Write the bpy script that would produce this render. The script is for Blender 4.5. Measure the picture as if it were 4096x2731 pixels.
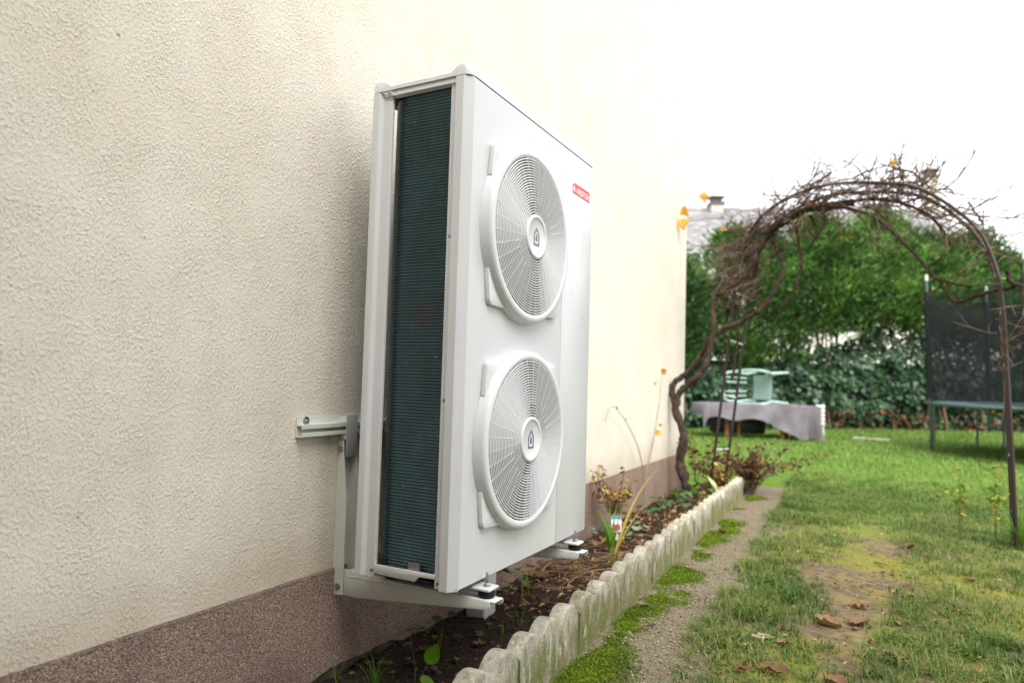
import bpy, bmesh, math, random
import numpy as np
from mathutils import Vector, Matrix, noise as mnoise

random.seed(7); rng = np.random.default_rng(7)
for o in list(bpy.data.objects): bpy.data.objects.remove(o)
SC = bpy.context.scene
COL = SC.collection
R = math.radians

# ------------------------------------------------------------------ camera
cam_d = bpy.data.cameras.new('camera'); CAM = bpy.data.objects.new('camera', cam_d); COL.objects.link(CAM)
cam_d.sensor_width = 36.0; cam_d.lens = 23.75; cam_d.clip_start = 0.05; cam_d.clip_end = 500
CAM.matrix_world = Matrix(((0.880271, -0.000576, 0.474471, 1.6293), (0.473552, -0.061169, -0.878639, -1.669168), (0.029529, 0.998127, -0.053572, 0.972592), (0, 0, 0, 1)))
cam_d.dof.use_dof = True; cam_d.dof.focus_distance = 2.2; cam_d.dof.aperture_fstop = 2.0
SC.camera = CAM

# ------------------------------------------------------------------ sky and sun (bright overcast, glow over the garden)
SUN_EL, SUN_AZ = R(50), R(140)          # azimuth from +Y towards +X
W = bpy.data.worlds.new('World'); SC.world = W; W.use_nodes = True
nt = W.node_tree; nt.nodes.clear()
sky = nt.nodes.new('ShaderNodeTexSky'); sky.sky_type = 'NISHITA'; sky.sun_disc = False
sky.sun_elevation = SUN_EL; sky.sun_rotation = SUN_AZ; sky.dust_density = 2.0; sky.air_density = 1.0; sky.ozone_density = 1.0
hs = nt.nodes.new('ShaderNodeHueSaturation'); hs.inputs['Saturation'].default_value = 0.12
bg = nt.nodes.new('ShaderNodeBackground'); bg.inputs['Strength'].default_value = 0.15
wo = nt.nodes.new('ShaderNodeOutputWorld')
cl = nt.nodes.new('ShaderNodeMix'); cl.data_type = 'RGBA'; cl.inputs[0].default_value = 0.55; cl.inputs[7].default_value = (3.9, 3.95, 4.05, 1)   # even cloud layer over the clear-sky gradient
nt.links.new(sky.outputs[0], hs.inputs['Color']); nt.links.new(hs.outputs[0], cl.inputs[6]); nt.links.new(cl.outputs[2], bg.inputs['Color']); nt.links.new(bg.outputs[0], wo.inputs['Surface'])
sun_d = bpy.data.lights.new('sun', 'SUN'); SUN = bpy.data.objects.new('sun', sun_d); COL.objects.link(SUN)
sun_d.energy = 1.4; sun_d.angle = R(40); sun_d.color = (1.0, 0.965, 0.90)
sd = Vector((math.sin(SUN_AZ) * math.cos(SUN_EL), math.cos(SUN_AZ) * math.cos(SUN_EL), math.sin(SUN_EL)))
SUN.rotation_euler = sd.to_track_quat('Z', 'Y').to_euler(); SUN.location = sd * 40
SC.view_settings.view_transform = 'Standard'; SC.view_settings.look = 'None'
SC.view_settings.exposure = 1.7; SC.view_settings.gamma = 1.0; SC.view_settings.use_curve_mapping = False

# ------------------------------------------------------------------ helpers
def S(r, g, b):
    f = lambda c: (c / 255 / 12.92) if c / 255 <= 0.04045 else ((c / 255 + 0.055) / 1.055) ** 2.4
    return (f(r), f(g), f(b), 1.0)

class Nodes:
    def __init__(s, name):
        s.m = bpy.data.materials.new(name); s.m.use_nodes = True
        s.t = s.m.node_tree; s.t.nodes.clear()
        s.out = s.n('ShaderNodeOutputMaterial'); s.p = s.n('ShaderNodeBsdfPrincipled')
        s.l(s.p.outputs[0], s.out.inputs['Surface'])
        s.tc = s.n('ShaderNodeTexCoord'); s.v0 = s.tc.outputs['Object']
    def world(s): s.v0 = s.n('ShaderNodeNewGeometry').outputs['Position']; return s
    def n(s, k, **kw):
        x = s.t.nodes.new(k)
        for a, b in kw.items(): setattr(x, a, b)
        return x
    def l(s, a, b): s.t.links.new(a, b)
    def mapping(s, scale=(1, 1, 1)):
        mp = s.n('ShaderNodeMapping'); mp.inputs['Scale'].default_value = scale
        s.l(s.v0, mp.inputs[0]); return mp.outputs[0]
    def noise(s, scale, detail=4, rough=.55, vec=None, dist=0):
        x = s.n('ShaderNodeTexNoise'); x.inputs['Scale'].default_value = scale; x.inputs['Detail'].default_value = detail
        x.inputs['Roughness'].default_value = rough; x.inputs['Distortion'].default_value = dist
        s.l(vec if vec else s.v0, x.inputs['Vector']); return x.outputs['Fac']
    def voro(s, scale, vec=None, feature='F1', out='Distance', rnd=1):
        x = s.n('ShaderNodeTexVoronoi', feature=feature); x.inputs['Scale'].default_value = scale
        x.inputs['Randomness'].default_value = rnd
        s.l(vec if vec else s.v0, x.inputs['Vector']); return x.outputs[out]
    def ramp(s, fac, stops, interp='LINEAR'):
        x = s.n('ShaderNodeValToRGB'); x.color_ramp.interpolation = interp; e = x.color_ramp.elements
        while len(e) < len(stops): e.new(.5)
        for i, (p, c) in enumerate(stops): e[i].position = p; e[i].color = c if len(c) == 4 else (*c, 1)
        s.l(fac, x.inputs[0]); return x.outputs['Color']
    def mix(s, a, b, f, mode='MIX'):
        x = s.n('ShaderNodeMix', data_type='RGBA', blend_type=mode)
        for v, i in ((f, 0), (a, 6), (b, 7)):
            if hasattr(v, 'is_linked'): s.l(v, x.inputs[i])
            else: x.inputs[i].default_value = v
        return x.outputs[2]
    def math(s, op, a, b=0, c=0, clamp=False):
        x = s.n('ShaderNodeMath', operation=op, use_clamp=clamp)
        for i, v in enumerate((a, b, c)):
            if hasattr(v, 'is_linked'): s.l(v, x.inputs[i])
            else: x.inputs[i].default_value = v
        return x.outputs[0]
    def bump(s, h, strength=1, dist=.01, normal=None):
        x = s.n('ShaderNodeBump'); x.inputs['Strength'].default_value = strength; x.inputs['Distance'].default_value = dist
        s.l(h, x.inputs['Height'])
        if normal: s.l(normal, x.inputs['Normal'])
        s.l(x.outputs[0], s.p.inputs['Normal']); return x.outputs[0]
    def sep(s):
        x = s.n('ShaderNodeSeparateXYZ'); s.l(s.v0, x.inputs[0]); return x.outputs
    def island(s):
        return s.n('ShaderNodeNewGeometry').outputs['Random Per Island']
    def objrand(s): return s.n('ShaderNodeObjectInfo').outputs['Random']
    def col(s, c):
        if hasattr(c, 'is_linked'): s.l(c, s.p.inputs['Base Color'])
        else: s.p.inputs['Base Color'].default_value = c
    def fin(s, rough=.6, metal=0, spec=.5, transl=0, tcol=None):
        s.p.inputs['Roughness'].default_value = rough; s.p.inputs['Metallic'].default_value = metal
        s.p.inputs['Specular IOR Level'].default_value = spec
        if transl:
            tr = s.n('ShaderNodeBsdfTranslucent'); mx = s.n('ShaderNodeMixShader'); mx.inputs[0].default_value = transl
            bc = s.p.inputs['Base Color']
            if bc.is_linked: s.l(bc.links[0].from_socket, tr.inputs[0])
            else: tr.inputs[0].default_value = bc.default_value
            s.l(s.p.outputs[0], mx.inputs[1]); s.l(tr.outputs[0], mx.inputs[2]); s.l(mx.outputs[0], s.out.inputs['Surface'])
        return s.m

def plain(name, c, rough=.5, metal=0, spec=.5, var=.06, vscale=8, bump=0, bscale=120, dirt=None, dscale=30):
    """painted / moulded surface: slight colour drift, optional specks of dirt and fine relief"""
    k = Nodes(name)
    n1 = k.noise(vscale, 5)
    lo = tuple(x * (1 - var) for x in c[:3]) + (1,); hi = tuple(min(1, x * (1 + var)) for x in c[:3]) + (1,)
    cc = k.ramp(n1, [(.3, lo), (.7, hi)])
    if dirt:
        v = k.noise(dscale, 6, .7); f = k.ramp(v, [(.66, (0, 0, 0)), (.74, (1, 1, 1))]); cc = k.mix(cc, dirt, k.math('MULTIPLY', f, .7))
    k.col(cc)
    rr = k.math('MULTIPLY_ADD', n1, .12, rough - .06); k.l(rr, k.p.inputs['Roughness'])
    if bump: k.bump(k.noise(bscale, 3), 1, bump)
    k.fin(rough, metal, spec); k.l(rr, k.p.inputs['Roughness']); return k.m

def leafy(name, cols, rough=.5, transl=.3, vein=0, vscale=3, clump=.4, tint=0):
    k = Nodes(name)
    n = len(cols); isl = k.island(); nn = k.noise(vscale, 3)
    f = k.math('ADD', k.math('MULTIPLY', isl, 1 - clump), k.math('MULTIPLY', k.ramp(nn, [(.3, (0, 0, 0)), (.7, (1, 1, 1))]), clump))
    if tint: f = k.math('ADD', f, k.math('MULTIPLY_ADD', k.objrand(), tint, -tint / 2))
    c = k.ramp(f, [((i + .5) / n, q) for i, q in enumerate(cols)])
    k.col(c); return k.fin(rough, 0, .35, transl)

ORG = {}
def org(o): return ORG.get(o.name, Vector((0, 0, 0))) if o else Vector((0, 0, 0))
def tag(o, label, cat, group=None, kind=None):
    o['label'] = label; o['category'] = cat
    if group: o['group'] = group
    if kind: o['kind'] = kind
    return o
def thing(name, label, cat, loc, group=None):
    o = bpy.data.objects.new(name, None); o.empty_display_size = .1; COL.objects.link(o); o.location = loc
    ORG[o.name] = Vector(loc); return tag(o, label, cat, group)
def link(name, me, mat, parent=None, kind=None):
    o = bpy.data.objects.new(name, me); COL.objects.link(o)
    if mat and len(me.materials) == 0: me.materials.append(mat)
    if parent: o.parent = parent; ORG[o.name] = org(parent).copy()
    if kind: o['kind'] = kind
    return o
def copy_tree(o, parent=None):
    c = o.copy(); COL.objects.link(c)
    if parent: c.parent = parent; c.matrix_parent_inverse = Matrix()
    for ch in o.children: copy_tree(ch, c)
    return c

class MB:
    def __init__(s): s.bm = bmesh.new()
    def box(s, a, b, bev=0, seg=2):
        a = Vector(a); b = Vector(b); c = (a + b) / 2; d = b - a
        r = bmesh.ops.create_cube(s.bm, size=1, matrix=Matrix.Translation(c) @ Matrix.Diagonal((*d, 1)))
        if bev: bmesh.ops.bevel(s.bm, geom=list({e for v in r['verts'] for e in v.link_edges}), offset=bev, segments=seg, affect='EDGES', profile=.5)
        return s
    def obox(s, M, size, bev=0, seg=2):
        r = bmesh.ops.create_cube(s.bm, size=1, matrix=M @ Matrix.Diagonal((*size, 1)))
        if bev: bmesh.ops.bevel(s.bm, geom=list({e for v in r['verts'] for e in v.link_edges}), offset=bev, segments=seg, affect='EDGES', profile=.5)
        return s
    def prism(s, poly, axis, a, b, bev=0):
        """extrude a 2D polygon along axis 'x','y','z' from a to b; poly coords are the two other axes in order"""
        def P(p, t): return {'x': (t, p[0], p[1]), 'y': (p[0], t, p[1]), 'z': (p[0], p[1], t)}[axis]
        A = [s.bm.verts.new(P(p, a)) for p in poly]; B = [s.bm.verts.new(P(p, b)) for p in poly]
        n = len(poly); fs = [s.bm.faces.new(A), s.bm.faces.new(B[::-1])]
        for i in range(n): fs.append(s.bm.faces.new((A[i], B[i], B[(i + 1) % n], A[(i + 1) % n])))
        bmesh.ops.recalc_face_normals(s.bm, faces=fs)
        if bev: bmesh.ops.bevel(s.bm, geom=list({e for f in fs for e in f.edges}), offset=bev, segments=2, affect='EDGES', profile=.5)
        return s
    def tube(s, pts, rad, n=8, cap=True, closed=False):
        pts = [Vector(p) for p in pts]; m = len(pts)
        if not hasattr(rad, '__len__'): rad = [rad] * m
        rings = []; up = None
        for i, p in enumerate(pts):
            if closed: t = (pts[(i + 1) % m] - pts[i - 1])
            else: t = pts[min(i + 1, m - 1)] - pts[max(i - 1, 0)]
            if t.length < 1e-9: t = Vector((0, 0, 1))
            t.normalize()
            if up is None: up = t.orthogonal().normalized()
            up = (up - t * up.dot(t)); up = up.normalized() if up.length > 1e-6 else t.orthogonal().normalized()
            sd_ = t.cross(up)
            rings.append([s.bm.verts.new(p + (up * math.cos(2 * math.pi * k / n) + sd_ * math.sin(2 * math.pi * k / n)) * rad[i]) for k in range(n)])
        for i in range(m if closed else m - 1):
            a, b = rings[i], rings[(i + 1) % m]
            for k in range(n): s.bm.faces.new((a[k], a[(k + 1) % n], b[(k + 1) % n], b[k]))
        if cap and not closed: s.bm.faces.new(rings[0][::-1]); s.bm.faces.new(rings[-1])
        return s
    def lathe(s, prof, M=Matrix(), n=32, closed_prof=False):
        """prof = [(r, z)...] spun about local z, placed by M"""
        rings = []
        for r, z in prof:
            rings.append([s.bm.verts.new(M @ Vector((r * math.cos(2 * math.pi * k / n), r * math.sin(2 * math.pi * k / n), z))) for k in range(n)] if r > 1e-7 else [s.bm.verts.new(M @ Vector((0, 0, z)))])
        L = len(rings)
        for i in range(L if closed_prof else L - 1):
            a, b = rings[i], rings[(i + 1) % L]
            for k in range(n):
                q = [a[k % len(a)], a[(k + 1) % len(a)], b[(k + 1) % len(b)], b[k % len(b)]]
                u = []
                for v in q:
                    if v not in u: u.append(v)
                if len(u) > 2: s.bm.faces.new(u)
        return s
    def poly(s, pts):
        s.bm.faces.new([s.bm.verts.new(p) for p in pts]); return s
    def grid(s, f, nu, nv):
        V = [[s.bm.verts.new(f(i / nu, j / nv)) for j in range(nv + 1)] for i in range(nu + 1)]
        for i in range(nu):
            for j in range(nv): s.bm.faces.new((V[i][j], V[i + 1][j], V[i + 1][j + 1], V[i][j + 1]))
        return s
    def mesh(s, name, off=Vector((0, 0, 0)), smooth=35):
        bmesh.ops.recalc_face_normals(s.bm, faces=s.bm.faces)
        if off.length: bmesh.ops.translate(s.bm, verts=s.bm.verts, vec=-off)
        me = bpy.data.meshes.new(name); s.bm.to_mesh(me); s.bm.free()
        if smooth is not None:
            me.shade_smooth(); me.set_sharp_from_angle(angle=R(smooth))
        return me
    def build(s, name, mat, parent=None, smooth=35, kind=None):
        return link(name, s.mesh(name, org(parent), smooth), mat, parent, kind)

def npmesh(name, V, F, mat=None, smooth=False):
    """V (n,3) array, F (m,k) array of faces of equal size"""
    me = bpy.data.meshes.new(name); V = np.asarray(V, np.float32); F = np.asarray(F, np.int32)
    me.vertices.add(len(V)); me.vertices.foreach_set('co', V.ravel())
    k = F.shape[1]; me.loops.add(F.size); me.loops.foreach_set('vertex_index', F.ravel())
    me.polygons.add(len(F)); me.polygons.foreach_set('loop_start', np.arange(0, F.size, k, dtype=np.int32))
    me.polygons.foreach_set('loop_total', np.full(len(F), k, np.int32))
    me.update(calc_edges=True); me.validate()
    if smooth: me.shade_smooth()
    if mat: me.materials.append(mat)
    return me

def fbm(x, y, s=1., o=3, z=0.):
    v = 0; a = 1; t = 0
    for _ in range(o):
        v += a * mnoise.noise(Vector((x * s, y * s, z))); t += a; a *= .5; s *= 2.1; z += 7.3
    return v / t
def smoothpath(pts, n=6):
    """Catmull-Rom through pts"""
    P = [Vector(p) for p in pts]; out = []
    for i in range(len(P) - 1):
        p0, p1, p2, p3 = P[max(i - 1, 0)], P[i], P[i + 1], P[min(i + 2, len(P) - 1)]
        for k in range(n):
            t = k / n
            out.append(.5 * ((2 * p1) + (p2 - p0) * t + (2 * p0 - 5 * p1 + 4 * p2 - p3) * t * t + (3 * p1 - p0 - 3 * p2 + p3) * t ** 3))
    out.append(P[-1]); return out
def lerp(a, b, t): return a + (b - a) * t
def taper(a, b, n): return [lerp(a, b, i / (n - 1)) for i in range(n)]

def leaves_np(C, D, U, L, Wd, curl=.15):
    """diamond leaves: centre base C, direction D, up U (n,3), length L, width Wd (n) -> 6 verts / 4 tris folded along midrib"""
    n = len(C); D = D / np.linalg.norm(D, axis=1)[:, None]
    Sd = np.cross(D, U); Sd /= np.linalg.norm(Sd, axis=1)[:, None] + 1e-9; N = np.cross(Sd, D)
    L = L[:, None]; Wd = Wd[:, None]
    a = C; b = C + D * L * .45 + Sd * Wd * .5 + N * L * curl * .5; c = C + D * L * .45 - Sd * Wd * .5 + N * L * curl * .5
    m = C + D * L * .5; t = C + D * L - N * L * curl
    V = np.stack([a, b, m, c, t], 1).reshape(-1, 3); i = np.arange(n)[:, None] * 5
    F = np.concatenate([i + np.array([0, 1, 2]), i + np.array([0, 2, 3]), i + np.array([2, 1, 4]), i + np.array([2, 4, 3])], 0)
    return V, F
def rvec(n):
    v = rng.normal(size=(n, 3)); return v / np.linalg.norm(v, axis=1)[:, None]
def blades_np(P, H, lean, az, wid):
    """grass blades: base P (n,3), height H, lean fraction, azimuth, width -> 5 verts, 3 tris"""
    n = len(P); d = np.stack([np.cos(az), np.sin(az), np.zeros(n)], 1); s = np.stack([-np.sin(az), np.cos(az), np.zeros(n)], 1)
    up = np.array([0, 0, 1.]); H = H[:, None]; lean = lean[:, None]; w = wid[:, None]
    a = P - s * w * .5; b = P + s * w * .5
    m = P + up * H * .6 + d * H * lean * .35; c = m - s * w * .42; e = m + s * w * .42
    t = P + up * H * (1 - .35 * lean) + d * H * lean * 1.0
    V = np.stack([a, b, c, e, t], 1).reshape(-1, 3); i = np.arange(n)[:, None] * 5
    return V, np.concatenate([i + np.array([0, 1, 3]), i + np.array([0, 3, 2]), i + np.array([2, 3, 4])], 0)
# ------------------------------------------------------------------ materials of the setting
def m_stucco():
    k = Nodes('cream_render')
    v = k.mapping((1, 1, .72)); v2 = k.mapping((1, 1, .9))
    big = k.noise(3.2, 4, .6); mid = k.noise(105, 3, .6, v, .4); fine = k.noise(240, 3, .65, v2, .3)
    warp = k.noise(9, 2)
    vor = k.voro(150, v, 'SMOOTH_F1')
    lump = k.math('SUBTRACT', .62, vor)
    blob = k.ramp(k.noise(135, 1.5, .5, v, .1), [(.42, (0, 0, 0)), (.74, (1, 1, 1))], 'EASE')
    blob2 = k.ramp(k.noise(240, 1, .5, v2), [(.50, (0, 0, 0)), (.74, (1, 1, 1))], 'EASE')
    h = k.math('ADD', k.math('MULTIPLY', mid, .35), k.math('MULTIPLY', fine, .35))
    h = k.math('ADD', h, k.math('ADD', k.math('MULTIPLY', blob, 1.0), k.math('MULTIPLY', blob2, .8)))
    h = k.math('ADD', h, k.math('MULTIPLY', lump, .25))
    h = k.math('MULTIPLY', h, k.math('MULTIPLY_ADD', k.ramp(warp, [(.35, (0, 0, 0)), (.65, (1, 1, 1))]), .45, .65))
    c = k.ramp(big, [(.25, S(220, 211, 196)), (.75, S(230, 223, 210))])
    c = k.mix(c, S(204, 191, 166), k.math('MULTIPLY', k.ramp(mid, [(.38, (1, 1, 1)), (.5, (0, 0, 0))]), .18))
    z = k.sep()[2]
    stain = k.math('MULTIPLY', k.ramp(k.math('ADD', k.math('MULTIPLY', z, .5), k.math('MULTIPLY', k.noise(2.5, 4), .5)), [(.35, (1, 1, 1)), (.55, (0, 0, 0))]), .3)
    c = k.mix(c, S(192, 177, 150), stain)
    vert = k.noise(1.3, 5, .6, k.mapping((2.2, 2.2, .35)))
    c = k.mix(c, S(186, 174, 150), k.math('MULTIPLY', k.ramp(vert, [(.5, (0, 0, 0)), (.72, (1, 1, 1))]), .14))
    splash = k.ramp(k.math('ADD', z, k.math('MULTIPLY', k.noise(7, 5, .65), .22)), [(.42, (1, 1, 1)), (.60, (0, 0, 0))])
    c = k.mix(c, S(172, 152, 122), k.math('MULTIPLY', splash, .35))
    c = k.mix(c, S(112, 96, 74), k.math('MULTIPLY', k.ramp(k.noise(38, 2, .5), [(.755, (0, 0, 0)), (.775, (1, 1, 1))]), .6))
    k.col(c); k.bump(h, 1, .0017); return k.fin(.85, 0, .25)
def m_plinth():
    k = Nodes('pebble_dash')
    v = k.mapping((1, 1, 1)); col = k.voro(260, v, 'F1', 'Color'); d = k.voro(260, v, 'F1', 'Distance')
    sx = k.n('ShaderNodeSeparateColor'); k.l(col, sx.inputs[0])
    c = k.ramp(sx.outputs[0], [(0, S(104, 86, 74)), (.3, S(138, 114, 99)), (.55, S(158, 136, 121)), (.75, S(177, 157, 142)), (.9, S(142, 106, 90)), (1, S(198, 184, 171))])
    c = k.mix(c, S(60, 46, 42), k.math('MULTIPLY', k.ramp(k.noise(4, 4), [(.5, (0, 0, 0)), (.75, (1, 1, 1))]), .35))
    z = k.sep()[2]
    edge = k.ramp(k.math('ADD', z, k.math('MULTIPLY', k.noise(14, 3), .03)), [(.312, (0, 0, 0)), (.33, (1, 1, 1))])
    c = k.mix(c, S(58, 50, 50), k.math('MULTIPLY', edge, .55))
    k.col(c); k.bump(k.math('SUBTRACT', 1, d), 1, .004); return k.fin(.7, 0, .35)
def m_rough_concrete():
    k = Nodes('old_concrete'); n1 = k.noise(16, 6, .65)
    c = k.ramp(n1, [(.3, S(58, 54, 42)), (.55, S(96, 90, 74)), (.75, S(124, 116, 98))])
    k.col(c); k.bump(k.noise(60, 5, .7), 1, .008); return k.fin(.95, 0, .2)
def m_path():
    k = Nodes('washed_aggregate')
    wv = k.n('ShaderNodeVectorMath', operation='ADD'); k.l(k.tc.outputs['Object'], wv.inputs[0])
    sc = k.n('ShaderNodeVectorMath', operation='SCALE'); nn = k.n('ShaderNodeTexNoise'); nn.inputs['Scale'].default_value = 60
    k.l(k.tc.outputs['Object'], nn.inputs['Vector']); k.l(nn.outputs['Color'], sc.inputs[0]); sc.inputs['Scale'].default_value = .006; k.l(sc.outputs[0], wv.inputs[1])
    v = wv.outputs[0]
    col = k.voro(115, v, 'F1', 'Color'); d = k.voro(115, v, 'F1'); sx = k.n('ShaderNodeSeparateColor'); k.l(col, sx.inputs[0])
    c = k.ramp(sx.outputs[0], [(0, S(108, 99, 84)), (.35, S(134, 122, 103)), (.6, S(148, 136, 116)), (.85, S(122, 109, 90)), (1, S(182, 172, 154))])
    c = k.mix(c, S(100, 92, 76), k.ramp(d, [(.40, (0, 0, 0)), (.66, (1, 1, 1))]))
    big = k.noise(2.2, 5, .6)
    c = k.mix(c, S(120, 108, 84), k.math('MULTIPLY', k.ramp(big, [(.4, (0, 0, 0)), (.62, (1, 1, 1))]), .55))
    c = k.mix(c, S(104, 106, 44), k.math('MULTIPLY', k.ramp(k.noise(5, 6, .7), [(.56, (0, 0, 0)), (.68, (1, 1, 1))]), .6))
    k.col(c); h = k.math('MULTIPLY', k.math('SUBTRACT', 1, d), k.math('MULTIPLY_ADD', sx.outputs[1], .7, .5)); k.bump(h, 1, .005); return k.fin(.85, 0, .25)
def m_soil():
    k = Nodes('dark_soil'); n = k.noise(40, 6, .7)
    c = k.ramp(n, [(.3, S(34, 28, 24)), (.55, S(56, 46, 38)), (.72, S(84, 70, 58))])
    c = k.mix(c, S(104, 90, 72), k.ramp(k.noise(170, 2), [(.66, (0, 0, 0)), (.72, (1, 1, 1))]))
    k.col(c); k.bump(k.noise(130, 5, .7), 1, .008); return k.fin(.95, 0, .15)
def m_lawn_ground():
    k = Nodes('lawn_earth'); y = k.sep()[1]
    n = k.noise(1.7, 6, .62); f = k.noise(22, 5, .7); g = k.noise(120, 4, .7)
    earth = k.ramp(f, [(.3, S(78, 66, 50)), (.55, S(114, 100, 78)), (.75, S(142, 128, 104))])
    moss = k.ramp(g, [(.3, S(84, 90, 24)), (.6, S(128, 132, 42)), (.8, S(158, 156, 66))])
    dry = k.ramp(g, [(.3, S(112, 100, 56)), (.7, S(160, 146, 88))])
    c = k.mix(earth, moss, k.math('MULTIPLY', k.ramp(n, [(.46, (0, 0, 0)), (.58, (1, 1, 1))]), .85))
    c = k.mix(c, dry, k.math('MULTIPLY', k.ramp(k.noise(6, 4), [(.5, (0, 0, 0)), (.65, (1, 1, 1))]), .5))
    green = k.ramp(g, [(.3, S(72, 98, 30)), (.7, S(108, 138, 50))])
    far = k.ramp(k.math('ADD', k.math('MULTIPLY', y, .1), k.math('MULTIPLY', n, .25)), [(.42, (0, 0, 0)), (.62, (1, 1, 1))])
    c = k.mix(c, green, far)
    k.col(c); k.bump(f, 1, .012); return k.fin(.95, 0, .15)
def m_kerb():
    k = Nodes('weathered_cast_concrete').world(); z = k.sep()[2]; v = k.mapping((1, 1, .28))
    n = k.noise(9, 6, .68); sp = k.noise(85, 5, .72); st = k.noise(20, 6, .7, v, .3)
    rnd = k.objrand()
    c = k.ramp(n, [(.3, S(140, 134, 118)), (.55, S(184, 178, 162)), (.75, S(216, 212, 198))])
    low = k.ramp(z, [(.06, (1, 1, 1)), (.185, (0, 0, 0))])
    alg = k.math('MULTIPLY', k.ramp(k.math('ADD', st, k.math('MULTIPLY_ADD', low, .26, k.math('MULTIPLY_ADD', rnd, .08, -.14))), [(.44, (0, 0, 0)), (.62, (1, 1, 1))]), .85)
    c = k.mix(c, k.ramp(sp, [(.35, S(92, 90, 48)), (.7, S(140, 136, 84))]), alg)
    green = k.math('MULTIPLY', k.ramp(k.math('ADD', k.noise(16, 4, .6, v), k.math('MULTIPLY', low, .12)), [(.60, (0, 0, 0)), (.72, (1, 1, 1))]), .6)
    c = k.mix(c, S(98, 112, 38), green)
    c = k.mix(c, S(70, 66, 54), k.math('MULTIPLY', k.ramp(sp, [(.58, (0, 0, 0)), (.7, (1, 1, 1))]), .6))
    c = k.mix(c, S(234, 232, 222), k.math('MULTIPLY', k.ramp(k.noise(34, 5, .7, v, .5), [(.58, (0, 0, 0)), (.66, (1, 1, 1))]), .5))
    k.col(c); k.bump(k.math('ADD', sp, k.math('MULTIPLY', n, .6)), 1, .009); return k.fin(.9, 0, .25)
STUCCO, PLINTH, OLDC, PATH, SOIL, LAWN, KERB = m_stucco(), m_plinth(), m_rough_concrete(), m_path(), m_soil(), m_lawn_ground(), m_kerb()

# ------------------------------------------------------------------ ground
def path_right(y): return 1.065 - .024 * y + .05 * fbm(y, 3.1, 1.3, 3) + .02 * fbm(y, 9.0, 9, 2)
KX = lambda y: .7185 - .0195 * y          # front face of the edging
YEND = 4.56
def lawn():
    xs = np.concatenate([np.linspace(-60, -6, 8), np.linspace(-5, 7, 61), np.linspace(8, 60, 8)])
    ys = np.concatenate([np.linspace(-14, -2.5, 7), np.linspace(-2, 8, 61), np.linspace(8.5, 24, 32), np.linspace(30, 180, 8)])
    V = []; nx = len(xs)
    for y in ys:
        for x in xs:
            z = .006 + (.022 * fbm(x, y, .9, 3) if (-3 < x < 7 and -2 < y < 20) else 0)
            tr = math.exp(-((x - 1.5 - .06 * (y - 1.5)) / .28) ** 2) * (1 if y < 3 else math.exp(-(y - 3)))
            z -= .018 * tr
            inpath = (x < path_right(y) + .06) and y < 5.35 and x > -.3
            if inpath: z = -.006 if x > .75 else -.15
            V.append((x, y, z))
    F = [(j * nx + i, j * nx + i + 1, (j + 1) * nx + i + 1, (j + 1) * nx + i) for j in range(len(ys) - 1) for i in range(nx - 1)]
    o = link('lawn', npmesh('lawn', V, F, LAWN, True), LAWN, kind='structure'); return o
lawn()
def path():
    V = []; ys = np.linspace(-3, 5.3, 150); n = 12
    for y in ys:
        x0 = KX(y) - .03 if y < YEND + .02 else .55; x1 = path_right(y) + .10
        if y > 5.1: x1 -= (y - 5.1) * .6
        for i in range(n + 1):
            x = lerp(x0, x1, i / n); e = max(0, (i / n - .86) / .14)
            V.append((x, y, .004 + .006 * fbm(x, y, 3, 2) - .012 * e * e))
    m = n + 1
    F = [(j * m + i, j * m + i + 1, (j + 1) * m + i + 1, (j + 1) * m + i) for j in range(len(ys) - 1) for i in range(n)]
    link('garden_path', npmesh('garden_path', V, F, PATH, True), PATH, kind='structure')
path()
def soil_z(x, y):
    t = min(1, max(0, x / .65)); b = lerp(-.062, .012, t ** .8) + (.03 if y > 3.2 else .03 * max(0, (y - 1.2) / 2) if y > 1.2 else 0)
    return b + .022 * fbm(x, y, 5, 3) + .012 * fbm(x, y, 21, 3)
def soil():
    ys = np.linspace(-1.6, 6.0, 520); n = 54; V = []
    for y in ys:
        x1 = KX(y) - .03 if y < YEND else .62
        x0 = -.02 if y < 4.86 else -.5
        for i in range(n + 1):
            x = lerp(x0, x1, i / n); zz = soil_z(x, y)
            if y > 5.2: zz = lerp(zz, -.05, min(1, (y - 5.2) / .8))
            V.append((x, y, zz))
    m = n + 1
    F = [(j * m + i, j * m + i + 1, (j + 1) * m + i + 1, (j + 1) * m + i) for j in range(len(ys) - 1) for i in range(n)]
    link('flower_bed_soil', npmesh('flower_bed_soil', V, F, SOIL, True), SOIL, kind='structure')
soil()

# ------------------------------------------------------------------ the house
HOUSE = thing('house', 'cream rendered house wall with brown pebble-dash plinth behind the heat pump', 'house', (0, 0, 0))
HY = 4.87
mb = MB(); mb.box((-9, -12, .25), (0, HY, 6.4)); mb.build('wall', STUCCO, HOUSE, None)
def plinth():
    m = MB(); ys = np.linspace(-12, HY + .004, 1200); A = []
    for y in ys:
        near = -1.6 < y < HY
        b = -.028 + .035 * fbm(y, 1.7, 2.6, 3) + .016 * fbm(y, 5.5, 17, 3) - (.05 if y > .7 else .05 * max(0, (y - .4) / .3)) if near else -.1
        t = .311 + (.0035 * fbm(y, 2.2, 9, 3) if near else 0)
        A.append([m.bm.verts.new(p) for p in ((.002, y, t), (.011, y, t - .004), (.011, y, b + .004), (.001, y, b))])
    for a, c in zip(A[:-1], A[1:]):
        for i in range(3): m.bm.faces.new((a[i], c[i], c[i + 1], a[i + 1]))
    m.box((-.9, HY - .001, -.1), (.0105, HY + .011, .309))
    m.build('plinth', PLINTH, HOUSE, 60)
    m = MB(); m.box((-8.9, -12, -.6), (-.004, HY - .004, .2499)); m.build('foundation', OLDC, HOUSE, None)
plinth()

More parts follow.
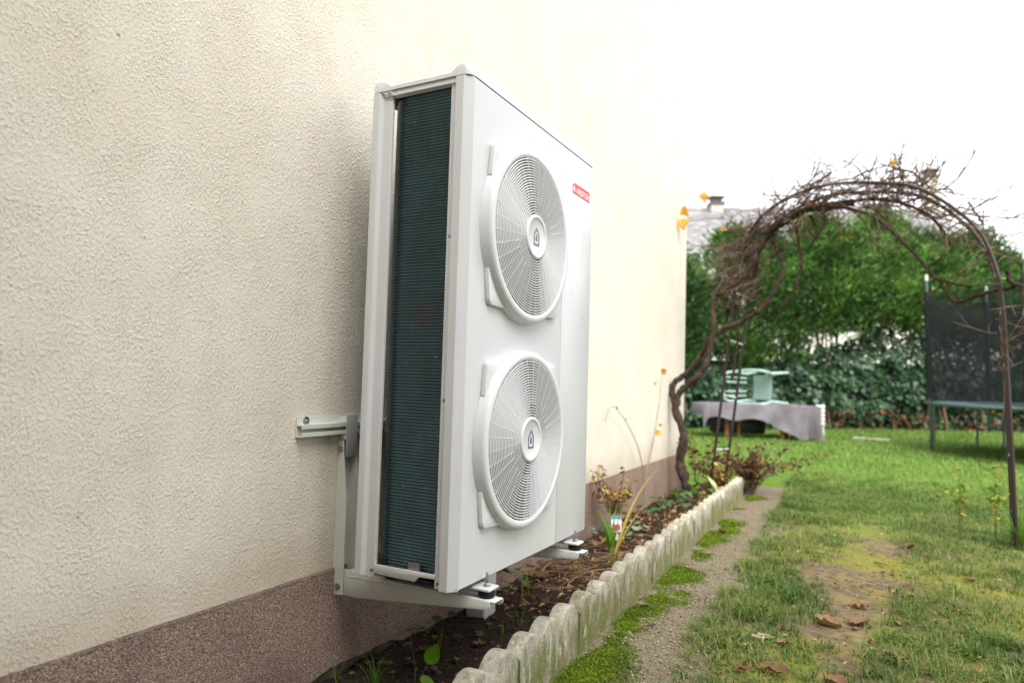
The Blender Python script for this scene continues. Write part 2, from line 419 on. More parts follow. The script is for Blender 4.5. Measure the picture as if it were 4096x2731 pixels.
# ------------------------------------------------------------------ scalloped edging
def kerb_mesh(i):
    rr = random.Random(i); L = .4725 - .006; n = 42; prof = []
    for k in range(n + 1):
        y = L * k / n; t = ((k / n * 3) % 1) * 2 - 1 if k < n else 1
        prof.append((y, .156 + .046 * (1 - abs(t) ** 2.2) + .004 * fbm(y, i * 3.3, 22, 3) - (.012 if i == 2 and .17 < y < .2 else 0)))
    V = []; secs = [(0, .0065, .002), (.0025, .002, .001), (.007, 0, 0), (.046, 0, 0), (.0525, .002, .001), (.055, .0065, .002)]
    for xo, dz, ins in secs:
        for y, z in prof:
            V.append((-xo + .0018 * fbm(y, z, 14, 2, i + xo * 50), min(max(y, ins), L - ins), z - dz))
    m = n + 1; zs = [.13, .09, .04, -.02, -.09]; F = []
    for s in range(len(secs) - 1):
        for k in range(n): F.append((s * m + k, s * m + k + 1, (s + 1) * m + k + 1, (s + 1) * m + k))
    def side(base_idx, x0):
        prev = [base_idx + k for k in range(m)]
        for z in zs:
            cur = []
            for k in range(m):
                y = prof[k][0]; y = min(max(y, .003), L - .003)
                cur.append(len(V)); V.append((x0 + .003 * fbm(y, z, 9, 3, i + x0 * 30), y, z))
            for k in range(n): F.append((prev[k], prev[k + 1], cur[k + 1], cur[k]))
            prev = cur
        return prev
    fr = len(V); f_end = side(0, 0); bk = len(V); b_end = side((len(secs) - 1) * m, -.055)
    # end caps
    for k in (0, n):
        ids_f = [fr + j * m + k for j in range(len(zs))]; ids_b = [bk + j * m + k for j in range(len(zs))]
        F.append(tuple([s * m + k for s in range(len(secs))] + ids_b[:1] + ids_f[:1]))
        for j in range(len(zs) - 1): F.append((ids_f[j], ids_b[j], ids_b[j + 1], ids_f[j + 1]))
    me = bpy.data.meshes.new('edging_block'); me.from_pydata(V, [], F)
    bm = bmesh.new(); bm.from_mesh(me); bmesh.ops.recalc_face_normals(bm, faces=bm.faces); bm.to_mesh(me); bm.free()
    me.materials.append(KERB); me.shade_smooth(); me.set_sharp_from_angle(angle=R(22)); return me
KM = [kerb_mesh(i) for i in range(10)]
ang = math.atan(.0195)
KL = ['with the dark pebble behind it', 'behind which the bright green sprig grows', 'across from the white pipe trunking', 'crossed by dry tan grass stalks', 'beside the dead straw heap', 'under the long yellow daylily leaf', 'beside the small plant label', 'where the glossy ground cover begins', 'along the thick glossy ground cover', 'at the withered bush, last in its row']
for i in range(10):
    y = .135 - .4725 + i * .4725
    if y + .47 > YEND + .1: break
    o = link('edging_block', KM[i], KERB)
    o.location = (KX(y) + random.uniform(-.003, .003), y + .002, random.uniform(-.004, .003) - .002 * i * .6)
    o.rotation_euler = (random.uniform(-.008, .008), random.uniform(-.03, .02), ang + random.uniform(-.006, .006))
    tag(o, 'weathered three-scallop concrete edging block ' + KL[i], 'edging block', 'scalloped edging blocks along the flower bed')
# ------------------------------------------------------------------ heat pump
WHITE = plain('white_enamel', S(205, 206, 209), .30, 0, .5, .02, 3, 0, 120, S(150, 146, 138), 210)
def m_enamel():
    k = Nodes('white_enamel_panel'); n = k.noise(3, 5); v = k.mapping((1, 14, .7)); z = k.sep()[2]
    c = k.ramp(n, [(.3, S(203, 204, 207)), (.7, S(208, 209, 212))])
    streak = k.math('MULTIPLY', k.ramp(k.noise(2.2, 5, .6, v), [(.55, (0, 0, 0)), (.8, (1, 1, 1))]), .22); c = k.mix(c, S(176, 172, 162), streak)
    speck = k.ramp(k.noise(190, 2, .6), [(.70, (0, 0, 0)), (.75, (1, 1, 1))]); low = k.ramp(k.math('ADD', z, k.math('MULTIPLY', k.noise(5, 4), .4)), [(.1, (1, 1, 1)), (.75, (0, 0, 0))])
    c = k.mix(c, S(122, 112, 98), k.math('MULTIPLY', speck, k.math('MULTIPLY_ADD', low, .55, .08)))
    c = k.mix(c, S(188, 184, 172), k.math('MULTIPLY', low, .3)); k.col(c)
    k.fin(.3, 0, .5); k.l(k.math('MULTIPLY_ADD', n, .2, .2), k.p.inputs['Roughness']); return k.m
WHITE = m_enamel()
WHITE2 = plain('white_moulded_plastic', S(212, 213, 215), .40, 0, .5, .012, 5)
BRACK = plain('pale_grey_green_paint', S(214, 216, 208), .4, 0, .5, .03, 12, .0004, 90, S(70, 62, 52), 95)
CAPG = plain('grey_paint', S(176, 178, 176), .45, 0, .5, .03, 12)
ZINC = plain('zinc_plate', S(168, 172, 176), .3, .9, .5, .1, 60)
RUBBER = plain('black_rubber', S(26, 26, 28), .65, 0, .3, .1, 30)
DARKIN = plain('dark_interior', S(34, 35, 37), .7, 0, .3, .1, 10)
GREYP = plain('emblem_grey', S(108, 116, 130), .45, 0, .4, .05, 40)
REDP = plain('red_label', S(206, 58, 50), .35, 0, .5, .12, 30, 0, 120)
LETTER = plain('letter_white', S(240, 238, 236), .5, 0, .4, .02, 40)
BLADEM = plain('fan_blade_grey', S(40, 41, 43), .5, 0, .4, .05, 10)
DISH = plain('grey_dish_paint', S(196, 197, 192), .4, 0, .5, .04, 10)
def m_coil():
    k = Nodes('coated_coil'); z = k.sep()[2]
    n = k.noise(7, 5, .6); v = k.mapping((900, 900, 4)); stri = k.noise(1, 2, .5, v)
    c = k.ramp(n, [(.3, S(36, 76, 88)), (.55, S(45, 90, 102)), (.75, S(60, 108, 120))])
    c = k.mix(c, S(48, 46, 44), k.math('MULTIPLY', k.ramp(stri, [(.46, (0, 0, 0)), (.60, (1, 1, 1))]), .7))
    # a bruised patch and scuffs where the fins are bent
    d = k.n('ShaderNodeVectorMath', operation='DISTANCE'); k.l(k.tc.outputs['Object'], d.inputs[0]); d.inputs[1].default_value = (0.02, -.48, .80)
    f = k.math('MULTIPLY', k.ramp(k.math('ADD', d.outputs['Value'], k.math('MULTIPLY', k.noise(45, 5, .7), .16)), [(.09, (1, 1, 1)), (.15, (0, 0, 0))]), .75)
    c = k.mix(c, S(66, 62, 62), f)
    c = k.mix(c, S(120, 160, 168), k.ramp(k.noise(60, 3, .6, k.mapping((1, 1, .5))), [(.735, (0, 0, 0)), (.76, (1, 1, 1))]))
    k.col(c); return k.fin(.26, .1, .8)
COIL = m_coil()

UX0, UX1, UY1, UZ0, UZ1 = .19, .56, 1.016, .352, 1.879
HP = thing('heat_pump', 'tall white two-fan heat pump outdoor unit on brackets against the wall', 'heat pump', (.375, .508, UZ0))

def circ_patch(m, cy, cz, half, rad, x, n=48):
    """square patch with a round hole in the plane x"""
    o = []; i = []
    for k in range(n):
        a = 2 * math.pi * (k + .5) / n; c, s = math.cos(a), math.sin(a); q = half / max(abs(c), abs(s))
        o.append(m.bm.verts.new((x, cy + c * q, cz + s * q))); i.append(m.bm.verts.new((x, cy + c * rad, cz + s * rad)))
    for k in range(n): m.bm.faces.new((o[k], o[(k + 1) % n], i[(k + 1) % n], i[k]))
    # corners
    for sy in (-1, 1):
        for sz in (-1, 1):
            vs = sorted(o, key=lambda v: (v.co - Vector((x, cy + sy * half, cz + sz * half))).length)[:2]
            m.bm.faces.new((vs[0], m.bm.verts.new((x, cy + sy * half, cz + sz * half)), vs[1]))
FC = [(.379, 1.455), (.379, .768)]; FR = .2665; HALF = .27; SEAM = .7035
def front_panel():
    m = MB(); x = UX1; y0, y1 = .0262, SEAM - .0024
    def rect(a, b, c, d): m.poly(((x, a, c), (x, b, c), (x, b, d), (x, a, d)))
    zc = [(c[1] - HALF, c[1] + HALF) for c in FC][::-1]
    ya, yb = FC[0][0] - HALF, FC[0][0] + HALF
    lv = [UZ0, zc[0][0], zc[0][1], zc[1][0], zc[1][1], UZ1 - .002]
    for i in range(5):
        rect(y0, ya, lv[i], lv[i + 1]); rect(yb, y1, lv[i], lv[i + 1])
        if i % 2 == 0: rect(ya, yb, lv[i], lv[i + 1])
    for cy, cz in FC: circ_patch(m, cy, cz, HALF, FR, x)
    # returns at the seam and folded bottom edge
    m.poly(((x, y1, UZ0), (x, y1, UZ1 - .002), (x - .014, y1, UZ1 - .002), (x - .014, y1, UZ0)))
    m.poly(((x, y0, UZ0), (x, y1, UZ0), (x - .02, y1, UZ0), (x - .02, y0, UZ0)))
    m.build('front_panel', WHITE, HP, None)
front_panel()
m = MB(); m.box((UX0 + .012, SEAM + .0024, UZ0), (UX1, UY1 - .022, UZ1 - .002), .0015, 2); m.build('service_panel', WHITE, HP)
# corner posts (folded sheet profiles)
m = MB(); m.prism([(.487, .011), (.505, .011), (.509, 0), (.537, 0), (UX1, .0245), (UX1, .0258), (.536, .032), (.487, .032)], 'z', UZ0 - .004, UZ1); m.build('corner_post', WHITE, HP, None)
m = MB(); m.prism([(UX0, .001), (UX0 + .003, 0), (.214, 0), (.217, .0015), (.226, .010), (.229, .011), (.260, .011), (.262, .013), (.262, .022), (.259, .022), (.259, .016), (.226, .016), (.214, .006), (UX0 + .004, .006), (UX0 + .004, .04), (UX0, .04)], 'z', UZ0 - .004, UZ1); m.build('corner_post', WHITE, HP, None)
m = MB(); m.prism([(UX1, UY1 - .0215), (.540, UY1), (.50, UY1), (.50, UY1 - .02), (.54, UY1 - .0215)], 'z', UZ0, UZ1); m.build('corner_post', WHITE, HP, None)
m = MB(); m.box((UX0, UY1 - .03, UZ0), (UX0 + .03, UY1, UZ1)); m.build('corner_post', WHITE, HP, None)
# top cover: two rolled ridges front and back, sunk between, rounded ends
def cover():
    m = MB(); z0 = UZ1 + .0015; prof = []
    xf, xb = UX1 + .001, UX0 - .001
    pf = [(xf, z0), (xf, z0 + .014)] + [(xf - .030 + .030 * math.cos(a), z0 + .014 + .036 * math.sin(a)) for a in [R(d) for d in (20, 40, 60, 80, 95)]] + [(xf - .05, z0 + .040), (xf - .062, z0 + .022), (xf - .072, z0 + .013)]
    pb = [(xb + .072, z0 + .013), (xb + .062, z0 + .022), (xb + .05, z0 + .040)] + [(xb + .030 - .030 * math.cos(a), z0 + .014 + .036 * math.sin(a)) for a in [R(d) for d in (95, 80, 60, 40, 20)]] + [(xb, z0 + .014), (xb, z0)]
    prof = pf + pb; cx = (xf + xb) / 2
    secs = []
    for y, e in ((.0, 1), (.003, .62), (.010, .30), (.022, .06), (.035, 0), (UY1 - .035, 0), (UY1 - .022, .06), (UY1 - .010, .30), (UY1 - .003, .62), (UY1, 1)):
        row = []
        for i, (x, z) in enumerate(prof):
            h = z - z0; hz = z0 + h * (1 - .38 * e * min(1, h / .05))
            dx = (.0245 if x > cx else .004) * min(1, e * 1.1)
            xx = x - dx * max(0, 1 - abs(xf - x) / .03) if x > cx else x + dx * max(0, 1 - abs(x - xb) / .03)
            row.append(m.bm.verts.new((xx, y, hz)))
        secs.append(row)
    for a, b in zip(secs[:-1], secs[1:]):
        for i in range(len(prof) - 1): m.bm.faces.new((a[i], b[i], b[i + 1], a[i + 1]))
    m.bm.faces.new(secs[0]); m.bm.faces.new(secs[-1][::-1])
    m.build('top_cover', WHITE2, HP, 50)
    # side rail between the end caps, a little proud of the opening
    m = MB(); m.prism([(.0045, UZ1 - .016), (.0045, UZ1 - .004), (.006, UZ1 + .006), (.012, UZ1 + .0125), (.03, UZ1 + .0135), (.03, UZ1 - .016)], 'x', .236, .509); m.build('top_rail', WHITE2, HP, 50)
    # cap skirt next to the screw
    m = MB(); m.prism([(UX0 + .0265, UZ1 + .004), (.2405, UZ1 - .013), (.2665, UZ1 - .0135), (.2665, UZ1 + .012), (.232, UZ1 + .018)], 'y', .0028, .02, .001); m.build('cap_skirt', WHITE2, HP)
cover()
# bottom rail of the side opening
m = MB(); m.prism([(.262, .386), (.489, .3885), (.489, .376), (.437, .3735), (.430, .371), (.420, .359), (.414, .357), (.27, .357), (.262, .362)], 'y', .006, .013, .0012); m.build('bottom_rail', WHITE, HP)
m = MB(); m.box((UX0 + .004, .02, UZ0 - .003), (UX1 - .003, UY1 - .004, UZ0 + .004)); m.box((.268, .030, UZ0), (.29, .10, .40)); m.build('base_tray', DARKIN, HP, None)
m = MB(); m.box((.20, .034, UZ1 - .016), (.52, SEAM - .01, UZ1 - .004)); m.prism([(.268, .05), (.30, .035), (.31, .1), (.262, .1)], 'z', UZ1 - .045, UZ1 - .0162); m.build('inner_bracket', DARKIN, HP, None)
m = MB(); m.prism([(.386, .388), (.428, .388), (.428, .405), (.422, .411), (.386, .408)], 'y', .016, .0175); m.build('clip', ZINC, HP)
# ribbed coil: side run, rounded corner, back run
def coil():
    out = [(.505, .030), (.45, .030), (.40, .030), (.36, .030), (.335, .030)]
    for a in range(0, 91, 6): out.append((.313 - .100 * math.sin(R(a)), .130 - .100 * math.cos(R(a))))
    out += [(.213, .25), (.213, .45), (.213, SEAM - .012)]
    nrm = []
    for i in range(len(out)):
        a = Vector(out[max(i - 1, 0)]); b = Vector(out[min(i + 1, len(out) - 1)]); t = (b - a).normalized(); nrm.append(Vector((t.y, -t.x)) * -1)
    z0, z1, n = .372, UZ1 - .017, 150; V = []; m = len(out)
    sh = [(0, .0), (.22, .0048), (.45, .0066), (.68, .0056), (.86, .002)]
    for j in range(n):
        for fz, d in sh:
            z = lerp(z0, z1, (j + fz) / n)
            for (x, y), q in zip(out, nrm): V.append((x + q.x * -d, y + q.y * -d, z))
    rows = n * len(sh)
    F = [(j * m + i, j * m + i + 1, (j + 1) * m + i + 1, (j + 1) * m + i) for j in range(rows - 1) for i in range(m - 1)]
    V = np.array(V) - np.array(org(HP)); me = npmesh('coil', V, F, COIL, True)
    link('coil', me, COIL, HP, 'stuff')
coil()
m = MB(); m.box((.25, SEAM - .008, UZ0 + .005), (UX1 - .02, SEAM - .004, UZ1 - .02)); m.build('divider', DARKIN, HP, None)
# fan, shroud and grille
XM = lambda cy, cz, x: Matrix.Translation((x, cy, cz)) @ Matrix(((0, 0, 1, 0), (1, 0, 0, 0), (0, 1, 0, 0), (0, 0, 0, 1)))
def ring_mesh(r):
    m = MB(); t = .0014; dm = .007 * (1 - (r / .267) ** 2); m.lathe([(r - .0017, dm - .0006), (r - .0011, dm), (r + .0011, dm), (r + .0017, dm - .0006), (r + .0011, dm - .019), (r - .0011, dm - .019)], n=72, closed_prof=True); return m.mesh('grille_ring', smooth=40)
RR = [.0790 + (i + .6) * (FR - .0790) / 21.2 for i in range(21)]
RINGS = [ring_mesh(r) for r in RR]
def rib_mesh(r0):
    m = MB(); m.prism([(r0, -.015), (FR + .001, -.021), (FR + .001, -.0012), (r0, .0052)], 'y', -.0011, .0011); return m.mesh('grille_rib', smooth=None)
RIB_L, RIB_S = rib_mesh(.070), rib_mesh(.118)
def emblem(parent, cy, cz, x, s, mat):
    def pent(w, h0, h1, h2): return [(-w, h0), (w, h0), (w, h1), (0, h2), (-w, h1)]
    A = pent(.5, -.72, .22, .80); B = pent(.33, -.55, .14, .56)
    m = MB()
    for k in range(5):
        a0, a1, b0, b1 = A[k], A[(k + 1) % 5], B[k], B[(k + 1) % 5]
        m.prism([(cy + q[0] * s, cz + q[1] * s) for q in (a0, a1, b1, b0)], 'x', x, x + .0008)
    m.prism([(cy + q[0] * s, cz + q[1] * s) for q in pent(.155, -.34, .04, .26)], 'x', x, x + .0008)
    m.build('emblem', mat, parent, None)
for fi, (cy, cz) in enumerate(FC):
    m = MB(); M = XM(cy, cz, UX1)
    m.lathe([(FR + .0335, .0005), (FR + .0300, .0265), (FR + .027, .0345), (FR + .0215, .0395), (FR + .012, .041), (FR + .004, .0398), (FR, .0365), (FR - .001, .0)], M, 96)
    G = m.build('fan_grille', WHITE2, HP, 60)
    # four corner tabs
    for sy in (-1, 1):
        for sz in (-1, 1):
            hy, hz, rr = .252, .258, .022; pts = []
            a0 = math.acos(min(1, (hy) / (FR + .031))); ptsA = []
            flare = [(.262, .142), (.262 - .004, .17), (hy, hz - rr)]
            for d in range(0, 91, 15): pts.append((hy - rr + rr * math.cos(R(d)), hz - rr + rr * math.sin(R(d))))
            arc = [((FR + .012) * math.cos(R(d)), (FR + .012) * math.sin(R(d))) for d in (62, 54, 45, 36, 29)]
            P = [(.264, .148)] + pts + [(.142, .262)] + arc
            m = MB(); m.prism([(cy + sy * a, cz + sz * b) for a, b in P], 'x', UX1 + .001, UX1 + .0165, .0015)
            t = m.build('corner_tab', WHITE2, G, 40)
            m = MB(); m.lathe([(0, .0007), (.0095, .0007), (.0105, 0), (.0105, -.002)], XM(cy + sy * .222, cz + sz * .226, UX1 + .0166), 20); m.build('screw_cap', WHITE2, G)
    for me in RINGS:
        o = link('grille_ring', me, WHITE2, G); o.location = Vector((UX1 + .040, cy, cz)) - org(HP); o.rotation_euler = XM(0, 0, 0).to_euler()
    for k in range(36):
        o = link('grille_rib', RIB_L if k % 3 == 0 else RIB_S, WHITE2, G); o.location = Vector((UX1 + .0398, cy, cz)) - org(HP)
        o.rotation_euler = (XM(0, 0, 0) @ Matrix.Rotation(R(k * 10 + 5), 4, 'Z')).to_euler()
    m = MB(); m.lathe([(.0765, -.022), (.0765, .000), (.0745, .004), (.070, .0055), (.064, .0050), (.0615, .0015), (.0600, .0005), (0, .0008)], XM(cy, cz, UX1 + .046), 56); m.build('hub_cap', WHITE2, G, 50)
    emblem(G, cy, cz, UX1 + .0468, .042, GREYP)
    m = MB(); m.lathe([(FR - .0015, -.001), (FR - .004, -.02), (FR - .010, -.14)], M, 72); m.build('shroud', DARKIN, HP, 60)
    m = MB()
    m.lathe([(0, -.045), (.06, -.047), (.072, -.06), (.072, -.12)], M, 32)
    for b in range(3):
        a0 = b * 2 * math.pi / 3 + fi * .5 + .35
        def f(u, v):
            r = lerp(.068, FR - .022, u); a = a0 + lerp(-.55, .55, v) - .25 * u; dz = lerp(-.115, -.062, v) + .01 * math.sin(math.pi * v)
            return M @ Vector((r * math.cos(a), r * math.sin(a), dz))
        m.grid(f, 8, 8)
    m.build('fan_blades', BLADEM, HP, 60)
# screws on the posts
def screw(x, y, z, par, axis='y', r=.0055, mat=None):
    m = MB(); M = Matrix.Translation((x, y, z)) @ (Matrix.Rotation(R(90), 4, 'X') if axis == 'y' else XM(0, 0, 0))
    m.lathe([(0, .003), (r * .55, .0027), (r, .0008), (r, -.002)], M, 14); m.build('screw', mat or ZINC, par)
for x, y, z in ((.4975, .0105, 1.394), (.4975, .0105, .901), (.4975, .0105, .366), (.250, .0105, .367), (.2545, .0020, UZ1 - .006)): screw(x, y, z, HP)
# brand label
LB = MB(); LB.prism([(.7825, 1.719), (.9625, 1.719), (.9625, 1.762), (.800, 1.762), (.792, 1.757), (.7825, 1.750)], 'x', UX1 + .0003, UX1 + .0010); LB = LB.build('brand_label', REDP, HP, None)
emblem(LB, .7965, 1.7385, UX1 + .0011, .0165, LETTER)
def text_mesh(txt, size):
    cu = bpy.data.curves.new('lettering', 'FONT'); cu.body = txt; cu.size = size; cu.align_x = 'LEFT'; cu.extrude = .0002; cu.offset = .0002
    ob = bpy.data.objects.new('lettering', cu); COL.objects.link(ob); bpy.context.view_layer.update()
    me = bpy.data.meshes.new_from_object(ob.evaluated_get(bpy.context.evaluated_depsgraph_get())); bpy.data.objects.remove(ob); return me
tm = text_mesh('ARISTON', .034)
bx = [v.co.x for v in tm.vertices]; w = max(bx) - min(bx)
o = link('lettering', tm, LETTER, LB); o.rotation_euler = XM(0, 0, 0).to_euler(); sc_ = .136 / w; o.scale = (sc_, 1, 1)
o.location = Vector((UX1 + .0013, .8195 - min(bx) * sc_, 1.7245)) - org(HP)
# feet
for fy in (.150, .836):
    for fx, sgn in ((.585, 1), (.225, -1)):
        m = MB(); x0, x1 = (fx - .085, fx + .026) if sgn > 0 else (fx - .02, fx + .08)
        m.box((x0, fy - .032, .3285), (x1, fy + .032, .3375), .004, 3)
        if sgn > 0: m.box((x0 - .01, fy - .030, .337), (x0 + .03, fy + .030, .3495), .002)
        ft = m.build('foot', WHITE, HP)
        m = MB(); m.lathe([(0, .3282), (.024, .3282), (.026, .324), (.026, .311), (.0235, .3055), (0, .3055)], Matrix.Translation((fx, fy, 0)), 28); m.build('rubber_damper', RUBBER, ft)
        if sgn > 0:
            m = MB(); m.lathe([(0, .379), (.0038, .379), (.0045, .377), (.0045, .3375)], Matrix.Translation((fx, fy, 0)), 14)
            m.lathe([(0, .3475), (.0078, .3475), (.0090, .3460), (.0090, .3395), (.013, .3393), (.013, .3376)], Matrix.Translation((fx, fy, 0)), 6); m.build('bolt', ZINC, ft)
m = MB(); m.lathe([(0, .287), (.05, .289), (.082, .299), (.098, .318), (.10, .345), (0, .346)], Matrix.Translation((.40, .675, 0)), 40); m.build('drain_dish', DISH, HP)

# ------------------------------------------------------------------ wall bracket
BR = thing('wall_bracket', 'pale painted steel wall bracket with rail and two arms carrying the heat pump', 'bracket', (.02, .5, .2))
m = MB()
rp = [(.001, .763), (.027, .763), (.030, .765), (.030, .7785), (.0265, .7785), (.0265, .7675), (.005, .7675), (.005, .7985), (.0265, .7985), (.0265, .790), (.030, .790), (.030, .8035), (.005, .8035), (.005, .8265), (.001, .8265)]
m.prism(rp, 'y', -.087, 1.16); m.build('rail', BRACK, BR, None)
def hexbolt(par, x, y, z, axis, r=.0085, hgt=.007, washer=1.75):
    M = XM(y, z, x) if axis == 'x' else Matrix.Translation((x, y, z)) @ Matrix.Rotation(R(90), 4, 'X')
    m = MB(); m.lathe([(r * washer, -.001), (r * washer, .0016), (0, .0017)], M, 24); m.lathe([(r, .0012), (r, hgt * .8), (r * .85, hgt), (0, hgt)], M, 6)
    m.lathe([(r * .5, hgt), (r * .48, hgt + .004), (0, hgt + .0048)], M, 14); m.build('bolt', ZINC, par)
hexbolt(BR, .0055, -.048, .8145, 'x', .0075); hexbolt(BR, .0055, .30, .8145, 'x', .0075); hexbolt(BR, .0055, .95, .8145, 'x', .0075)
for ay in (.1125, .7985):
    m = MB(); a0, a1 = ay, ay + .060
    # channel post: near flange, web against wall, far flange (flanges widen downwards)
    fl = [(.001, .742), (.022, .742), (.027, .737), (.029, .70), (.049, .55), (.049, .227), (.001, .222)]
    m.prism(fl, 'y', a0 - .003, a0, .0006); m.prism(fl, 'y', a1, a1 + .003, .0006); m.box((.001, a0 + .0002, .222), (.004, a1 - .0002, .74))
    P = m.build('post', BRACK, BR, None)
    m = MB(); m.box((.031, a0 + .002, .686), (.0335, a1 - .002, .829), .0008); m.box((.0008, a0 + .002, .8272), (.031, a1 - .002, .8298), .0008)
    m.prism([(.006, .80), (.031, .8035), (.031, .687), (.008, .687), (.008, .76), (.0307, .7605), (.0307, .8044), (.006, .8044)][:4], 'y', a0 + .0022, a0 + .0045) if False else None
    m.build('hook_plate', CAPG, P)
    m = MB(); m.prism([(.001, .8265), (.031, .8265), (.031, .7445), (.008, .7445), (.008, .7625), (.0305, .7625), (.0305, .8042), (-.0, .8042)], 'y', a0 + .0005, a0 + .0018); m.build('hook_cheek', BRACK, P, None)
    # arm: folded channel, deeper at the wall
    m = MB()
    side = [(.0495, .313), (.0495, .227), (.10, .226), (.605, .279), (.614, .282), (.617, .290), (.617, .3035), (.60, .3053), (.10, .3053), (.075, .313)]
    m.prism(side, 'y', a0 + .0012, a0 + .0042, .0006)
    m.box((.0495, a0 + .0044, .3025), (.632, a1 - .002, .3052), .0006); m.prism([(.0495, .3022), (.632, .3022), (.632, .292), (.624, .284), (.55, .276), (.0495, .24)], 'y', a1 - .005, a1 - .002)
    A = m.build('arm', BRACK, BR, 30)
    m = MB(); m.tube([(.075, a0 + .0012, .292), (.30, a0 + .0012, .296), (.49, a0 + .0012, .2985)], .0022, 8); m.build('pressed_rib', BRACK, A)
    hexbolt(BR, .015, a0 - .003, .712, 'y', .0062, .006); hexbolt(BR, .027, a0 - .003, .252, 'y', .0062, .006)

# ------------------------------------------------------------------ white trunking standing in the bed
m = MB(); m.box((.095, .83, -.1), (.185, .93, .338), .008, 3)
tag(m.build('pipe_trunking', plain('white_trunking', S(226, 226, 222), .5, 0, .4, .03, 10, 0, 90, S(90, 80, 66), 40)), 'white square pipe trunking rising from the soil under the heat pump', 'trunking')
# ------------------------------------------------------------------ garden arch
IRON = plain('brown_iron', S(58, 46, 44), .5, .3, .5, .15, 20, .0006, 200)
RUNG = plain('pale_rung', S(206, 204, 200), .4, .2, .5, .1, 30)
AD = Vector((.9127, -.4087, 0)); AN = Vector((.4087, .9127, 0)); AL = Vector((.327, 4.507, 0))
HOOP = [(-.006, -.15), (0, 0), (.045, .323), (.11, .8), (.174, 1.285), (.225, 1.703), (.311, 2.107), (.43, 2.347), (.69, 2.501), (1.057, 2.551), (1.502, 2.47), (1.768, 2.352), (2.054, 2.069), (2.163, 1.812), (2.204, 1.568), (2.222, 1.251), (2.246, .702), (2.27, .0), (2.275, -.15)]
def hoop(off, dz=0):
    return smoothpath([AL + AD * s_ + AN * off + Vector((0, 0, z + (dz if z > .5 else 0))) for s_, z in HOOP], 6)
ARCH = thing('garden_arch', 'rusty brown metal garden arch of two hoops with pale rungs over the lawn', 'arch', AL + AD * 1.13)
h1 = hoop(0); h2 = [p - AD * (.10 * max(0, (p - AL).dot(AD) - 1.5)) for p in hoop(.21, -.03)]
for h in (h1, h2):
    m = MB(); m.tube(h, .0125, 8); m.build('hoop', IRON, ARCH, 60)
for i in range(7, len(h1) - 5, 6):
    if i / len(h1) > .32 and i / len(h1) < .50: continue
    m = MB(); a, b = h1[i], h2[i]; m.tube([a + (b - a) * .05, b - (b - a) * .05], .008, 6); m.build('rung', RUNG, ARCH, 60)

# ------------------------------------------------------------------ grape vine on the arch
def m_bark(name, a, b, c):
    k = Nodes(name); v = k.mapping((1, 1, .35)); n = k.noise(38, 6, .7, v, .6)
    k.col(k.ramp(n, [(.3, a), (.55, b), (.75, c)])); k.bump(n, 1, .02); return k.fin(.85, 0, .2)
BARK = m_bark('vine_bark', S(38, 30, 26), S(68, 55, 47), S(112, 94, 82))
CANE = m_bark('vine_cane', S(84, 68, 60), S(120, 100, 88), S(156, 134, 118))
VINE = thing('grape_vine', 'bare leaf-dropping grape vine with twisted trunk tangled over the metal arch', 'vine', (.24, 4.22, 0))
TR = [(0.239, 4.218, -0.05), (0.169, 4.249, 0.141), (0.124, 4.269, 0.285), (0.158, 4.254, 0.515), (0.09, 4.284, 0.68), (0.061, 4.297, 0.832)]
BA = [(0.061, 4.297, 0.80), (0.025, 4.333, 0.914), (0.04, 4.355, 0.974), (0.125, 4.367, 1.038), (0.243, 4.347, 1.167), (0.333, 4.34, 1.34), (0.475, 4.309, 1.444), (0.57, 4.3, 1.487), (0.694, 4.277, 1.543), (0.799, 4.263, 1.627), (0.852, 4.272, 1.7), (0.912, 4.278, 1.804), (0.946, 4.295, 1.922), (0.934, 4.334, 2.001), (0.87, 4.395, 2.176), (0.808, 4.456, 2.382)]
BB = [(0.070, 4.293, 0.78), (0.105, 4.305, 0.891), (0.182, 4.298, 0.966), (0.283, 4.28, 1.052), (0.34, 4.282, 1.167), (0.372, 4.295, 1.322), (0.388, 4.315, 1.49), (0.376, 4.348, 1.616), (0.381, 4.373, 1.73), (0.46, 4.365, 1.78), (0.573, 4.342, 1.841), (0.683, 4.32, 1.968), (0.76, 4.313, 2.131), (0.865, 4.293, 2.305), (1.056, 4.235, 2.385), (1.287, 4.159, 2.388), (1.474, 4.103, 2.385)]
def gnarl(path, amp):
    return [p + Vector((fbm(i * .37, 1.1, 1, 2), fbm(i * .37, 5.2, 1, 2), fbm(i * .37, 9.7, 1, 2))) * amp for i, p in enumerate(path)]
def limb(pts, r0, r1, name, mat, par, n=8, k=6, amp=.02):
    P = gnarl(smoothpath(pts, k), amp); L = len(P); m = MB()
    m.tube(P, [lerp(r0, r1, (i / (L - 1)) ** .8) * (1 + .38 * fbm(i * .55, r0 * 99, 1, 2)) for i in range(L)], n); return m.build(name, mat, par, 70)
limb(TR, .046, .034, 'trunk', BARK, VINE, 12)
limb(BA, .030, .013, 'branch', BARK, VINE, 10); limb(BB, .031, .017, 'branch', BARK, VINE, 10)
def arch_pt(s_, z, off=.1): return AL + AD * s_ + AN * off + Vector((0, 0, z))
